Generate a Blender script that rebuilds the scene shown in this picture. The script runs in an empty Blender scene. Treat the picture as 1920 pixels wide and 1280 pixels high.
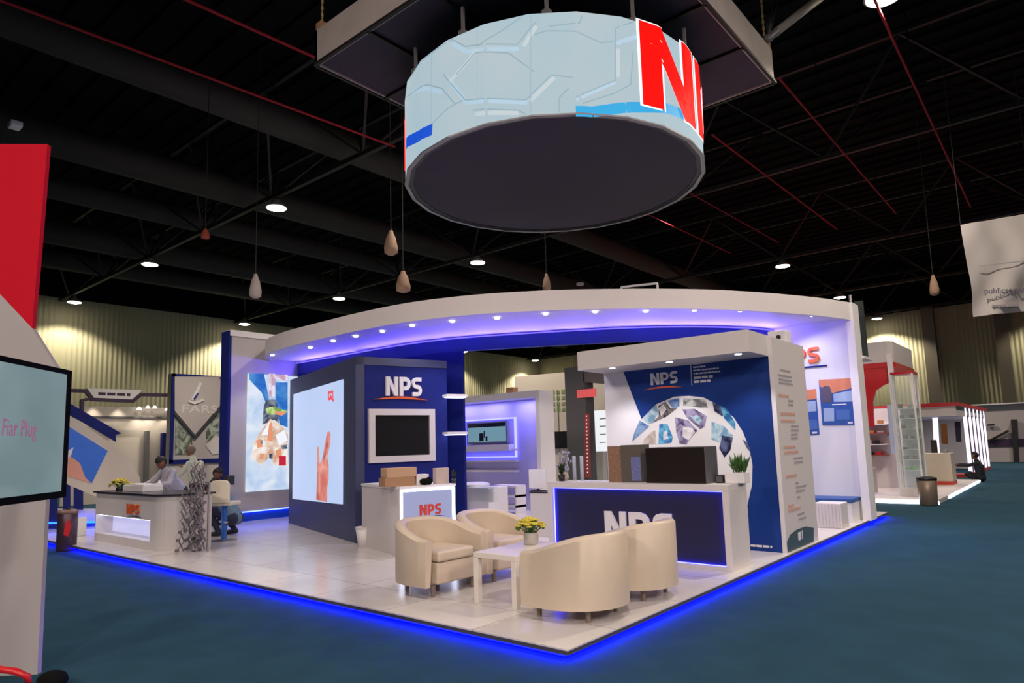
import bpy, math, random
from mathutils import Vector, Matrix
random.seed(7)
SC = bpy.context.scene
COL = SC.collection
# ------------------------------------------------------------------ camera
FPX, PY0, PIT, ROLL, YAW = 1255., 685., 0.119, -0.02845, 0.6973
PZ = 0.10                                    # top of the stand's raised floor
_cy, _sy = math.cos(YAW), math.sin(YAW)
FW = Vector((-_sy*math.cos(PIT), _cy*math.cos(PIT), math.sin(PIT)))
_R = Vector((_cy, _sy, 0)); _U = _R.cross(FW)
RT = math.cos(ROLL)*_R + math.sin(ROLL)*_U
UP = -math.sin(ROLL)*_R + math.cos(ROLL)*_U
CAM = Vector((3.148, -4.324, 1.66))
cd = bpy.data.cameras.new('camera'); cam = bpy.data.objects.new('camera', cd); COL.objects.link(cam)
cd.sensor_width = 36; cd.lens = FPX/1920*36; cd.shift_y = (PY0-640)/1920; cd.clip_end = 300
cam.matrix_world = Matrix(((RT.x, UP.x, -FW.x, CAM.x), (RT.y, UP.y, -FW.y, CAM.y), (RT.z, UP.z, -FW.z, CAM.z), (0, 0, 0, 1)))
SC.camera = cam
SC.view_settings.view_transform = 'Standard'; SC.view_settings.look = 'None'
SC.view_settings.gamma = 1; SC.view_settings.use_curve_mapping = False
SC.view_settings.exposure = 0.0
# ------------------------------------------------------------------ world + light levels
wd = bpy.data.worlds.new('hall_dark'); SC.world = wd; wd.use_nodes = True
wd.node_tree.nodes['Background'].inputs[0].default_value = (.5, .45, .6, 1)
wd.node_tree.nodes['Background'].inputs[1].default_value = 0.04
BAY_W = 1000.       # power of each high-bay lamp
SPOT_W = 60.       # power of each small downlight
try:
    SC.cycles.max_bounces = 6; SC.cycles.diffuse_bounces = 3; SC.cycles.glossy_bounces = 3
    SC.cycles.sample_clamp_indirect = 4; SC.cycles.use_light_tree = True
except Exception: pass

def light(name, kind, loc, power, color=(1, 1, 1), target=None, parent=None, **kw):
    d = bpy.data.lights.new(name, kind); d.energy = power; d.color = color
    for k, v in kw.items(): setattr(d, k, v)
    o = bpy.data.objects.new(name, d); COL.objects.link(o)
    p = Vector(loc)
    if target is not None:
        o.rotation_euler = (Vector(target)-p).to_track_quat('-Z', 'Y').to_euler()
    if parent: o.parent = parent; p = p-parent.location
    o.location = p
    return o
# lamps of the hall that hang outside the picture (behind and beside the camera)
WARM = (1.0, .86, .74)
for X in (3.2, 13, 23):
    for Y in (-13, -3.2, 6.7, 16.1, 30):
        if (X, Y) in ((3.2, 6.7),): continue
        light('high_bay_light', 'SPOT', (X, Y, 9.4), BAY_W*(1.1 if X < 20 else .8), WARM, (X, Y, 0), spot_size=2.3, spot_blend=.5, shadow_soft_size=.3)
for X in (-6.45, -15.8):
    for Y in (-3.0, -13):
        light('high_bay_light', 'SPOT', (X, Y, 9.4), BAY_W*.8, WARM, (X, Y, 0), spot_size=2.3, spot_blend=.5, shadow_soft_size=.3)
for p, e in (((10, -13, 9.2), 3900), ((17, -4, 9.2), 3100), ((1, -17, 9.2), 3100), ((14, 5, 9.2), 2000)):   # added fill spots outside the frame, to brighten the stand's front faces
    light('added_front_fill', 'SPOT', p, e, (1, .84, .74), (-4, 4, .5), spot_size=.95, spot_blend=.6, shadow_soft_size=.6)
# ------------------------------------------------------------------ pixel -> world helpers (1920x1280 frame)
def ray(px, py): return FW + RT*((px-960)/FPX) + UP*((PY0-py)/FPX)
def G(px, py, z=PZ):
    d = ray(px, py); return CAM + d*((z-CAM.z)/d.z)
def PX(px, py, x):
    d = ray(px, py); return CAM + d*((x-CAM.x)/d.x)
def PYp(px, py, y):
    d = ray(px, py); return CAM + d*((y-CAM.y)/d.y)
def proj(P):
    v = Vector(P)-CAM; c = v.dot(FW); return 960+FPX*v.dot(RT)/c, PY0-FPX*v.dot(UP)/c, c
def Hh(P, py):
    lo, hi = -5., 30.
    for _ in range(50):
        m = (lo+hi)/2
        if proj((P[0], P[1], m))[1] > py: lo = m
        else: hi = m
    return m
# ------------------------------------------------------------------ materials
MATS = {}
def mat(name, col, rough=.5, metal=0., emit=0., ecol=None, noise=0., nscale=8., bump=0., alpha=None, trans=0., stretch=None, spec=.5):
    if name in MATS: return MATS[name]
    m = bpy.data.materials.new(name); m.use_nodes = True; nt = m.node_tree; b = nt.nodes['Principled BSDF']
    b.inputs['Base Color'].default_value = (*col, 1); b.inputs['Roughness'].default_value = rough
    b.inputs['Metallic'].default_value = metal; b.inputs['Specular IOR Level'].default_value = spec
    if emit: b.inputs['Emission Color'].default_value = (*(ecol or col), 1); b.inputs['Emission Strength'].default_value = emit
    if trans: b.inputs['Transmission Weight'].default_value = trans
    if alpha is not None: b.inputs['Alpha'].default_value = alpha
    if noise or bump:
        tc = nt.nodes.new('ShaderNodeTexCoord'); mp = nt.nodes.new('ShaderNodeMapping'); nz = nt.nodes.new('ShaderNodeTexNoise')
        nt.links.new(tc.outputs['Object'], mp.inputs[0]); nt.links.new(mp.outputs[0], nz.inputs[0])
        if stretch: mp.inputs['Scale'].default_value = stretch
        nz.inputs['Scale'].default_value = nscale; nz.inputs['Detail'].default_value = 4
        if noise:
            mx = nt.nodes.new('ShaderNodeMix'); mx.data_type = 'RGBA'
            mx.inputs[6].default_value = (*[c*(1-noise) for c in col], 1); mx.inputs[7].default_value = (*[min(1, c*(1+noise)) for c in col], 1)
            nt.links.new(nz.outputs[0], mx.inputs[0]); nt.links.new(mx.outputs[2], b.inputs['Base Color'])
        if bump:
            bp = nt.nodes.new('ShaderNodeBump'); bp.inputs['Strength'].default_value = bump; bp.inputs['Distance'].default_value = .02
            nt.links.new(nz.outputs[0], bp.inputs['Height']); nt.links.new(bp.outputs[0], b.inputs['Normal'])
    MATS[name] = m; return m
def mottled(name, c1, c2, scale, emit=0., lo=.42, hi=.58, c3=None):
    m = mat(name, c1, .6, spec=.15); nt = m.node_tree; b = nt.nodes['Principled BSDF']
    if nt.nodes.get('ramp'): return m
    tc = nt.nodes.new('ShaderNodeTexCoord'); nz = nt.nodes.new('ShaderNodeTexNoise'); nz.inputs['Scale'].default_value = scale; nz.inputs['Detail'].default_value = 5; nz.inputs['Distortion'].default_value = .6
    r = nt.nodes.new('ShaderNodeValToRGB'); r.name = 'ramp'; r.color_ramp.elements[0].position = lo; r.color_ramp.elements[1].position = hi
    r.color_ramp.elements[0].color = (*c1, 1); r.color_ramp.elements[1].color = (*c2, 1)
    if c3: e = r.color_ramp.elements.new(min(hi+.12, .99)); e.color = (*c3, 1)
    nt.links.new(tc.outputs['Object'], nz.inputs[0]); nt.links.new(nz.outputs[0], r.inputs[0])
    if emit:
        b.inputs['Base Color'].default_value = (.02, .02, .02, 1); nt.links.new(r.outputs[0], b.inputs['Emission Color']); b.inputs['Emission Strength'].default_value = emit
    else: nt.links.new(r.outputs[0], b.inputs['Base Color'])
    return m
def tile_floor():
    m = mat('white_floor_tile', (.70, .66, .66), .22, noise=.07, nscale=1.5, stretch=(1, 4, 1))
    nt = m.node_tree; b = nt.nodes['Principled BSDF']
    br = nt.nodes.new('ShaderNodeTexBrick'); tc = nt.nodes.new('ShaderNodeTexCoord')
    nt.links.new(tc.outputs['Object'], br.inputs[0]); br.inputs['Scale'].default_value = 1; br.offset = 0
    br.inputs['Brick Width'].default_value = 1.2; br.inputs['Row Height'].default_value = 1.2; br.inputs['Mortar Size'].default_value = .006
    br.inputs['Color1'].default_value = (1, 1, 1, 1); br.inputs['Color2'].default_value = (.93, .93, .95, 1); br.inputs['Mortar'].default_value = (.5, .48, .5, 1)
    mx = nt.nodes.new('ShaderNodeMix'); mx.data_type = 'RGBA'; mx.blend_type = 'MULTIPLY'; mx.inputs[0].default_value = 1
    src = b.inputs['Base Color'].links[0].from_socket
    nt.links.new(src, mx.inputs[6]); nt.links.new(br.outputs[0], mx.inputs[7]); nt.links.new(mx.outputs[2], b.inputs['Base Color'])
    return m
def ribbed_wall():
    m = mat('beige_ribbed_cladding', (.385, .37, .25), .75, noise=.10, nscale=.6)
    nt = m.node_tree; b = nt.nodes['Principled BSDF']
    tc = nt.nodes.new('ShaderNodeTexCoord'); w = nt.nodes.new('ShaderNodeTexWave'); w.bands_direction = 'DIAGONAL'
    mp = nt.nodes.new('ShaderNodeMapping'); mp.inputs['Scale'].default_value = (1, 1, 0)
    nt.links.new(tc.outputs['Object'], mp.inputs[0]); nt.links.new(mp.outputs[0], w.inputs[0]); w.inputs['Scale'].default_value = 2.6
    bp = nt.nodes.new('ShaderNodeBump'); bp.inputs['Strength'].default_value = .5; bp.inputs['Distance'].default_value = .06
    nt.links.new(w.outputs['Fac'], bp.inputs['Height']); nt.links.new(bp.outputs[0], b.inputs['Normal'])
    return m
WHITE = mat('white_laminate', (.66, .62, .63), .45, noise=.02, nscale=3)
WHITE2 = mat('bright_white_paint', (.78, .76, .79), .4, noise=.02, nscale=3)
NAVY = mat('navy_vinyl', (.008, .016, .16), .6, spec=.2, noise=.1, nscale=2)
NAVYG = mat('navy_grey_vinyl', (.042, .050, .118), .45, noise=.08, nscale=2)
ROYAL = mat('royal_blue_print', (.006, .034, .20), .5, spec=.25, noise=.35, nscale=.9)
BLACK = mat('black_plastic', (.012, .011, .012), .35)
BLACKM = mat('matt_black', (.005, .005, .005), .95, spec=.1)
GREY = mat('dark_grey_paint', (.09, .09, .10), .6, noise=.05)
MGREY = mat('mid_grey_metal', (.32, .31, .33), .4, metal=.6)
CHROME = mat('brushed_chrome', (.55, .52, .48), .3, metal=.9)
RED = mat('red_gloss', (.55, .012, .02), .35)
RED2 = mat('red_print', (.60, .05, .03), .5)
ORANGE = mat('orange_red_letter', (.72, .12, .03), .45)
CREAM = mat('cream_leather', (.60, .50, .40), .42, noise=.05, nscale=6, bump=.15)
CREAMS = mat('cream_seam', (.74, .65, .52), .5)
TEAL = mat('teal_carpet', (.021, .060, .092), .95, spec=.05, noise=.22, nscale=2.2, bump=.6, stretch=(1, 1, 1))
TILE = tile_floor(); RIB = ribbed_wall()
GLASS = mat('clear_glass', (.85, .95, .93), .03, alpha=.16)
GREEN = mat('leaf_green', (.05, .13, .03), .6, noise=.3, nscale=20)
DGREEN = mat('dark_leaf', (.015, .035, .012), .6, noise=.3, nscale=20)
YEL = mat('yellow_petal', (.62, .52, .06), .6, noise=.2, nscale=30)
CARD = mat('brown_cardboard', (.36, .20, .11), .8, noise=.12, nscale=9)
WOODB = mat('patterned_brown_print', (.25, .14, .09), .7, noise=.5, nscale=28)
LEDB = mat('blue_led_strip', (.0, .05, 1), .5, emit=9, ecol=(.005, .06, 1))
LEDV = mat('violet_led_strip', (.1, .1, 1), .5, emit=6, ecol=(.10, .10, 1))
LEDW = mat('white_led_strip', (.8, .85, 1), .5, emit=5, ecol=(.72, .78, 1))
LAMP = mat('warm_lamp_lens', (1, .9, .75), .5, emit=30, ecol=(1, .88, .68))
DOWN = mat('downlight_lens', (1, 1, 1), .5, emit=14, ecol=(.85, .88, 1))
SCR = mat('dark_tv_screen', (.012, .012, .014), .12)
SKIN = mat('brown_skin', (.22, .09, .05), .55)
HAIR = mat('black_hair', (.012, .01, .01), .7)
# ------------------------------------------------------------------ mesh building
class MB:
    def __init__(s): s.v = []; s.f = []
    def add(s, vs, fs):
        n = len(s.v); s.v += [tuple(v) for v in vs]; s.f += [tuple(n+i for i in f) for f in fs]; return s
    def box(s, x0, x1, y0, y1, z0, z1):
        return s.add([(x0, y0, z0), (x1, y0, z0), (x1, y1, z0), (x0, y1, z0), (x0, y0, z1), (x1, y0, z1), (x1, y1, z1), (x0, y1, z1)],
                     [(0, 3, 2, 1), (4, 5, 6, 7), (0, 1, 5, 4), (1, 2, 6, 5), (2, 3, 7, 6), (3, 0, 4, 7)])
    def bar(s, a, b, w, h=None):            # square bar from a to b
        a = Vector(a); b = Vector(b); h = h or w; d = (b-a).normalized()
        x = d.cross(Vector((0, 0, 1)))
        if x.length < 1e-4: x = Vector((1, 0, 0))
        x.normalize(); y = x.cross(d)
        vs = [p+x*sx*w/2+y*sy*h/2 for p in (a, b) for sx, sy in ((-1, -1), (1, -1), (1, 1), (-1, 1))]
        return s.add(vs, [(3, 2, 1, 0), (4, 5, 6, 7), (0, 1, 5, 4), (1, 2, 6, 5), (2, 3, 7, 6), (3, 0, 4, 7)])
    def tube(s, pts, r, n=8, r2=None):
        pts = [Vector(p) for p in pts]; m = len(pts); vs = []
        for i, p in enumerate(pts):
            d = (pts[min(i+1, m-1)]-pts[max(i-1, 0)]).normalized()
            x = d.cross(Vector((0, 0, 1)))
            if x.length < 1e-3: x = Vector((1, 0, 0))
            x.normalize(); y = x.cross(d); rr = r if r2 is None else r+(r2-r)*i/(m-1)
            vs += [p+x*math.cos(2*math.pi*k/n)*rr+y*math.sin(2*math.pi*k/n)*rr for k in range(n)]
        fs = [(i*n+k, i*n+(k+1) % n, (i+1)*n+(k+1) % n, (i+1)*n+k) for i in range(m-1) for k in range(n)]
        fs += [tuple(range(n-1, -1, -1)), tuple((m-1)*n+k for k in range(n))]
        return s.add(vs, fs)
    def lathe(s, prof, c=(0, 0, 0), n=24, cap=True):
        vs = [(c[0]+r*math.cos(2*math.pi*k/n), c[1]+r*math.sin(2*math.pi*k/n), c[2]+z) for r, z in prof for k in range(n)]
        m = len(prof); fs = [(i*n+k, i*n+(k+1) % n, (i+1)*n+(k+1) % n, (i+1)*n+k) for i in range(m-1) for k in range(n)]
        if cap: fs += [tuple(range(n-1, -1, -1)), tuple((m-1)*n+k for k in range(n))]
        return s.add(vs, fs)
    def ball(s, c, rx, ry=None, rz=None, n=10, m=7):
        ry = ry or rx; rz = rz or rx
        return s.add(*_ball(c, rx, ry, rz, n, m))
    def prism(s, pts, fr, d0=0., d1=.01):   # pts = (u,v) polygon on a Frame, extruded along its normal
        n = len(pts); vs = [fr.at(u, v, d0) for u, v in pts]+[fr.at(u, v, d1) for u, v in pts]
        return s.add(vs, [tuple(range(n-1, -1, -1)), tuple(range(n, 2*n))]+[(i, (i+1) % n, n+(i+1) % n, n+i) for i in range(n)])
    def poly3(s, pts, off):                 # 3D planar polygon extruded by a vector
        n = len(pts); off = Vector(off); vs = [Vector(p) for p in pts]; vs += [v+off for v in vs]
        return s.add(vs, [tuple(range(n-1, -1, -1)), tuple(range(n, 2*n))]+[(i, (i+1) % n, n+(i+1) % n, n+i) for i in range(n)])
    def ribbon(s, pts, w, fr, d0=0., d1=.005):
        for a, b in zip(pts[:-1], pts[1:]):
            a = Vector(a); b = Vector(b); t = (b-a)
            if t.length < 1e-6: continue
            t.normalize(); nn = Vector((-t.y, t.x))*w/2; e = t*w*.25
            s.prism([tuple(a-nn-e), tuple(b-nn+e), tuple(b+nn+e), tuple(a+nn-e)], fr, d0, d1+.0006*(len(s.f) % 5))
        return s
    def build(s, name, m, parent=None, smooth=False, bevel=0., seg=2, label=None, world=True):
        me = bpy.data.meshes.new(name)
        off = parent_world(parent) if (parent and world) else Vector((0, 0, 0))
        me.from_pydata([tuple(Vector(v)-off) for v in s.v], [], s.f); me.update()
        import bmesh
        bm = bmesh.new(); bm.from_mesh(me); bmesh.ops.recalc_face_normals(bm, faces=bm.faces); bm.to_mesh(me); bm.free()
        me.materials.append(m)
        if smooth: me.polygons.foreach_set('use_smooth', [True]*len(me.polygons))
        o = bpy.data.objects.new(name, me); COL.objects.link(o)
        if parent: o.parent = parent
        if bevel:
            b = o.modifiers.new('bevel', 'BEVEL'); b.width = bevel; b.segments = seg; b.limit_method = 'ANGLE'; b.harden_normals = False
        if label: o['label'] = label
        return o
def parent_world(p):
    v = Vector((0, 0, 0))
    while p is not None: v += p.location; p = p.parent
    return v
def _ball(c, rx, ry, rz, n, m):
    vs = []; fs = []
    for j in range(1, m):
        a = math.pi*j/m
        for i in range(n):
            b = 2*math.pi*i/n; vs.append((c[0]+rx*math.sin(a)*math.cos(b), c[1]+ry*math.sin(a)*math.sin(b), c[2]+rz*math.cos(a)))
    t = len(vs); vs += [(c[0], c[1], c[2]+rz), (c[0], c[1], c[2]-rz)]
    for j in range(m-2):
        for i in range(n): fs.append((j*n+i, (j+1)*n+i, (j+1)*n+(i+1) % n, j*n+(i+1) % n))
    for i in range(n): fs.append((t, i, (i+1) % n)); fs.append((t+1, (m-2)*n+(i+1) % n, (m-2)*n+i))
    return vs, fs
class Frame:                                # a vertical (or any) plane: origin, u to the right, v up, n towards the viewer
    def __init__(s, o, u, v=(0, 0, 1)):
        s.o = Vector(o); s.u = Vector(u).normalized(); s.v = Vector(v).normalized(); s.n = s.u.cross(s.v).normalized()
    def at(s, u, v, d=0.): return s.o+s.u*u+s.v*v+s.n*d
    def px(s, px, py):
        d = ray(px, py); t = (s.o-CAM).dot(s.n)/d.dot(s.n); p = CAM+d*t-s.o
        return (p.dot(s.u), p.dot(s.v))
    def pp(s, pts): return [s.px(*p) for p in pts]
def thing(name, label, cat, loc=(0, 0, 0), group=None, rot=0.):
    o = bpy.data.objects.new(name, None); COL.objects.link(o); o.location = loc; o.rotation_euler = (0, 0, rot)
    o.empty_display_size = .1; o['label'] = label; o['category'] = cat
    if group: o['group'] = group
    return o
def tag(o, label, cat, group=None):
    o['label'] = label; o['category'] = cat
    if group: o['group'] = group
    return o
def struct(o): o['kind'] = 'structure'; return o
def copy_tree(o, parent=None):
    c = o.copy(); COL.objects.link(c)
    if parent: c.parent = parent
    for ch in list(o.children): copy_tree(ch, c)
    return c
# block letters N P S as convex quads in a box 1 high
def arcq(cx, cy, r0, r1, a0, a1, n=6, sy=1.):
    q = []
    for i in range(n):
        a = math.radians(a0+(a1-a0)*i/n); b = math.radians(a0+(a1-a0)*(i+1)/n)
        q.append([(cx+r0*math.cos(a), cy+r0*math.sin(a)*sy), (cx+r1*math.cos(a), cy+r1*math.sin(a)*sy), (cx+r1*math.cos(b), cy+r1*math.sin(b)*sy), (cx+r0*math.cos(b), cy+r0*math.sin(b)*sy)])
    return q
def rq(x0, x1, y0, y1): return [(x0, y0), (x1, y0), (x1, y1), (x0, y1)]
LET = {
 'N': (.82, [rq(0, .24, 0, 1), rq(.58, .82, 0, 1), [(.0, 1), (.25, 1), (.82, 0), (.57, 0)]]),
 'P': (.74, [rq(0, .24, 0, 1), rq(.24, .45, .78, 1), rq(.24, .45, .30, .50)]+arcq(.42, .65, .13, .35, -90, 90)),
 'S': (.72, [rq(.30, .68, .79, 1), rq(.04, .42, 0, .21), rq(.30, .42, .395, .605)]+arcq(.31, .70, .10, .30, 90, 270)+arcq(.41, .30, .10, .30, -90, 90)),
}
def nps(parent, fr, u, v, h, m, depth=.04, base=.0, names=('letter',), gap=.12, sx=1.0):
    x = u
    for ch in 'NPS':
        w, qs = LET[ch]; mb = MB()
        for k, q in enumerate(qs): mb.prism([(x+a*h*sx, v+b*h) for a, b in q], fr, base+.0003*(k % 5), base+depth*(1+.03*(k % 5)))
        mb.build('letter', m, parent); x += (w+gap)*h*sx
    return x-gap*h*sx
def swoosh(parent, fr, u0, u1, v, t, m, base=0., depth=.02, name='underline'):
    n = 12; top = []; bot = []
    for i in range(n+1):
        k = i/n; u = u0+(u1-u0)*k; a = math.sin(math.pi*k); top.append((u, v+t*a*1.2)); bot.append((u, v+t*a*.35))
    mb = MB()
    for i in range(n): mb.prism([bot[i], bot[i+1], top[i+1], top[i]], fr, base, base+depth)
    return mb.build(name, m, parent)
def text(parent, body, fr, u, v, size, m, d=.004, bold=.0, name='lettering', align='LEFT', sx=1.):
    c = bpy.data.curves.new('t', 'FONT'); c.body = body; c.size = size; c.extrude = .002; c.offset = bold; c.align_x = align
    o = bpy.data.objects.new('t', c); COL.objects.link(o)
    me = bpy.data.meshes.new_from_object(o.evaluated_get(bpy.context.evaluated_depsgraph_get()))
    bpy.data.objects.remove(o); off = parent_world(parent) if parent else Vector((0, 0, 0))
    for q in me.vertices: q.co = fr.at(u+q.co.x*sx, v+q.co.y, d+q.co.z)-off
    me.materials.clear(); me.materials.append(m); me.name = name
    o = bpy.data.objects.new(name, me); COL.objects.link(o)
    if parent: o.parent = parent
    return o
def dashes(parent, fr, rows, m, name='small_print', h=.012, d=.004, d0=.001):
    """rows of tiny illegible marks: (u, v, length)"""
    mb = MB(); rnd = random.Random(5)
    for u, v, L, *hh in rows:
        hh = hh[0] if hh else h; x = u
        while x < u+L-.001:
            w = min(rnd.uniform(.8, 3.2)*hh, u+L-x); mb.prism(rq(x, x+w, v, v+hh), fr, d0, d); x += w+hh*.5
    return mb.build(name, m, parent)
def mesh(fn): mb = MB(); fn(mb); return mb

# ================================================================== THE HALL
XL, YF, ZW = -36.4, 47.0, 9.9
o = struct(MB().box(XL, 30, -24, YF, -.2, 0).build('floor', TEAL))
struct(MB().box(XL-.3, XL, -24, YF, 0, ZW).build('wall_left', RIB))
struct(MB().box(XL-.3, 30, YF, YF+.3, 0, ZW).build('wall_far', RIB))
struct(MB().box(30, 30.3, -24, YF+.3, 0, ZW+3).build('wall_right', RIB))
struct(MB().box(XL-.3, 30.3, -24.3, -24, 0, ZW+3).build('wall_near', RIB))
mb = MB().box(XL-.4, XL+.02, -24, YF, ZW, 13).box(XL, 30, YF-.02, YF+.3, ZW, 13)
struct(mb.build('trim_1', BLACKM))
mb = MB()
mb.box(XL-.3, 30.3, -24.3, YF+.3, 12.6, 12.8)
for i in range(90): mb.box(XL, 30, -24+i*.79, -24+i*.79+.25, 12.5, 12.6)
struct(mb.build('ceiling', BLACKM))
# columns on the far wall
DK = mat('brown_grey_column', (.17, .15, .12), .7)
for px in (1744, 1881, 1385):
    x = PYp(px, 640, YF-.3).x
    struct(MB().box(x-.35, x+.35, YF-.6, YF, 0, ZW).build('trim_2', DK))
# thin baseboards
struct(MB().box(XL, XL+.03, -24, YF, 0, .2).build('baseboard_left', DK))
struct(MB().box(XL, 30, YF-.03, YF, 0, .2).build('baseboard_far', DK))
TR = mat('black_steel', (.014, .011, .011), .6, metal=.2)
DUCT = mat('dark_duct_metal', (.028, .026, .025), .8, noise=.15, nscale=1)
NEAR = {-3.1: 'nearest the camera', 6.7: 'above the stand and its front lamps', 16.1: 'above the second row of lamps', 26.4: 'above the lone lamp right of the canopy', 36.: 'far down the hall', 45.2: 'along the far wall'}
for Y, w in NEAR.items():
    t = thing('roof_truss', 'black steel roof truss spanning the hall %s' % w, 'roof truss', (-15, Y, 9.75), 'roof trusses')
    MB().bar((XL, Y, 9.78), (25, Y, 9.78), .14).build('bottom_chord', TR, t)
    MB().bar((XL, Y-1.6, 11.9), (25, Y-1.6, 11.9), .12).bar((XL, Y+1.6, 11.9), (25, Y+1.6, 11.9), .12).build('top_chord', TR, t)
    mb = MB()
    for k in range(-4, 4):
        x = -6.45+k*9.7*.5*1.0
    x = -35.
    while x < 22:
        for sx in (-2.4, 2.4):
            for sy in (-1.6, 1.6): mb.bar((x, Y, 9.78), (x+sx, Y+sy, 11.9), .07)
        x += 4.75
    mb.build('web_bracing', TR, t)
for i, (X, z, r) in enumerate(((-13.2, 10.9, .45), (-18.4, 10.7, .5), (-22.6, 10.8, .42), (-27.2, 10.6, .5), (-31.8, 10.7, .45))):
    w = ['third from the left wall up', 'second above the front lamps', 'middle one of the row', 'beside the last lamp row', 'nearest the left wall'][i]
    w = ['rightmost', 'second from the right', 'middle one', 'second from the left', 'leftmost'][i]
    t = tag(MB().tube([(X, -20, z), (X, 45, z)], r, 14).build('air_duct', DUCT, smooth=True), '%s of the five long dark round air ducts under the left roof' % w, 'duct', 'air ducts')
# red pipes running down the hall
RP = mat('red_pipe_paint', (.30, .015, .025), .7, spec=.2)
pairs = [((80, 30), (740, 275), 'lowest, reaching from the far left to the round screen'), ((350, 0), (600, 112), 'meeting the left corner of the hanging frame'),
         ((1335, 252), (1570, 430), 'starting at the right rim of the round screen'), ((1462, 148), (1680, 400), 'starting at the right corner of the hanging frame'),
         ((1640, 0), (1820, 388), 'steepest, beside the top right lamp'), ((1290, 360), (1460, 455), 'faint one just below the round screen'), ((1200, 395), (1370, 475), 'faintest, lowest at the right of the screen')]
for k, (a, b, w) in enumerate(pairs):
    P = G(*a, 9.2 if k < 5 else 9.0); Q = PX(*b, P.x)
    if k in (0, 1): P = P+(P-Q).normalized()*6
    if Q.z < 8.2 or Q.z > 11: Q.z = 9.0
    t = thing('red_pipe', 'thin red overhead line, %s' % w, 'pipe', P, 'red overhead lines')
    MB().tube([P, Q], .026 if k < 5 else .016, 6).build('pipe', RP, t)
    for m in (P.lerp(Q, .25), P.lerp(Q, .75)): MB().tube([m, (m.x, m.y, 12.61)], .008, 5).build('hanger_rod', BLACKM, t)
# high-bay lamps
LAMPS = [(-34.9, 6.9, 'leftmost, just above the left wall'), (-25.3, 6.7, 'above the round stand with the reception counter, second from left'), (-15.85, 6.8, 'brightest and largest, upper left'),
         (-35.0, 16.0, 'just above the white pillar with the rocket picture'), (-25.4, 16.0, 'small, above the left shoulder of the canopy'), (-15.75, 16.15, 'below the left side of the round screen'),
         (-34.95, 35.0, 'small, seen through the canopy beside the navy wall'), (-34.85, 44.4, 'tiny, in the far corner seen under the canopy'),
         (-6.46, 26.6, 'above the right half of the canopy'), (-6.5, 45.6, 'on the far wall right of the canopy'), (-6.45, 36.2, 'at the right end of the canopy top'), (1.25, 8.6, 'at the top right edge of the picture'),
         (-25.3, 26.4, ''), (-15.7, 26.4, ''), (-15.7, 36., ''), (-25.3, 36, ''), (-6.45, 16.1, ''), (-6.45, 6.7, ''), (3.2, 26.4, ''), (3.2, 36, ''), (3.2, 45.6, ''), (-15.7, 45.6, ''), (-25.3, 45.6, ''), (-34.95, 25.6, '')]
proto = None
for X, Y, w in LAMPS:
    hang = 9.45
    wall = X < -34 or Y > 44
    if w:
        if proto is None:
            proto = thing('high_bay_lamp', '', 'ceiling lamp', (0, 0, 0), 'high bay lamps')
            MB().lathe([(.09, .34), (.12, .20), (.33, .04), (.34, 0), (.0, 0.02)], n=20).build('housing', mat('lamp_housing', (.25, .24, .23), .4), proto, smooth=True)
            MB().lathe([(.30, -.004), (.30, -.02), (.15, -.06), (.0, -.07)], n=20).build('lens', LAMP, proto, smooth=True)
            MB().tube([(0, 0, .3), (0, 0, 3.16)], .012, 5).build('hanger_rod', TR, proto)
            L = proto
        else: L = copy_tree(proto)
        L.location = (X, Y, hang); L['label'] = 'glowing round high bay lamp, %s' % w
    light('high_bay_light', 'SPOT', (X, Y, hang-.12), BAY_W*(1.25 if wall else 1.), (1, .87, .66) if wall else WARM, (X, Y, 0), parent=L if w else None,
          spot_size=2.2, spot_blend=.4 if wall else .5, shadow_soft_size=.15)
# little unlit cameras / sensors under the roof
for px, py, z, w in ((28, 240, 9.3, 'small white unlit fitting under the dark roof at far left'), (1088, 535, 9.3, 'small dim white fitting under the roof above the canopy middle')):
    P = G(px, py, z)
    t = thing('ceiling_sensor', w, 'ceiling fitting', P)
    MB().box(P.x-.16, P.x+.16, P.y-.12, P.y+.12, P.z, P.z+.14).build('housing', WHITE2, t, bevel=.03)
    MB().tube([P+Vector((0, 0, .14)), (P.x, P.y, 9.75 if z < 9.7 else 12.5)], .015, 6).build('hanger_rod', TR, t)
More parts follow.
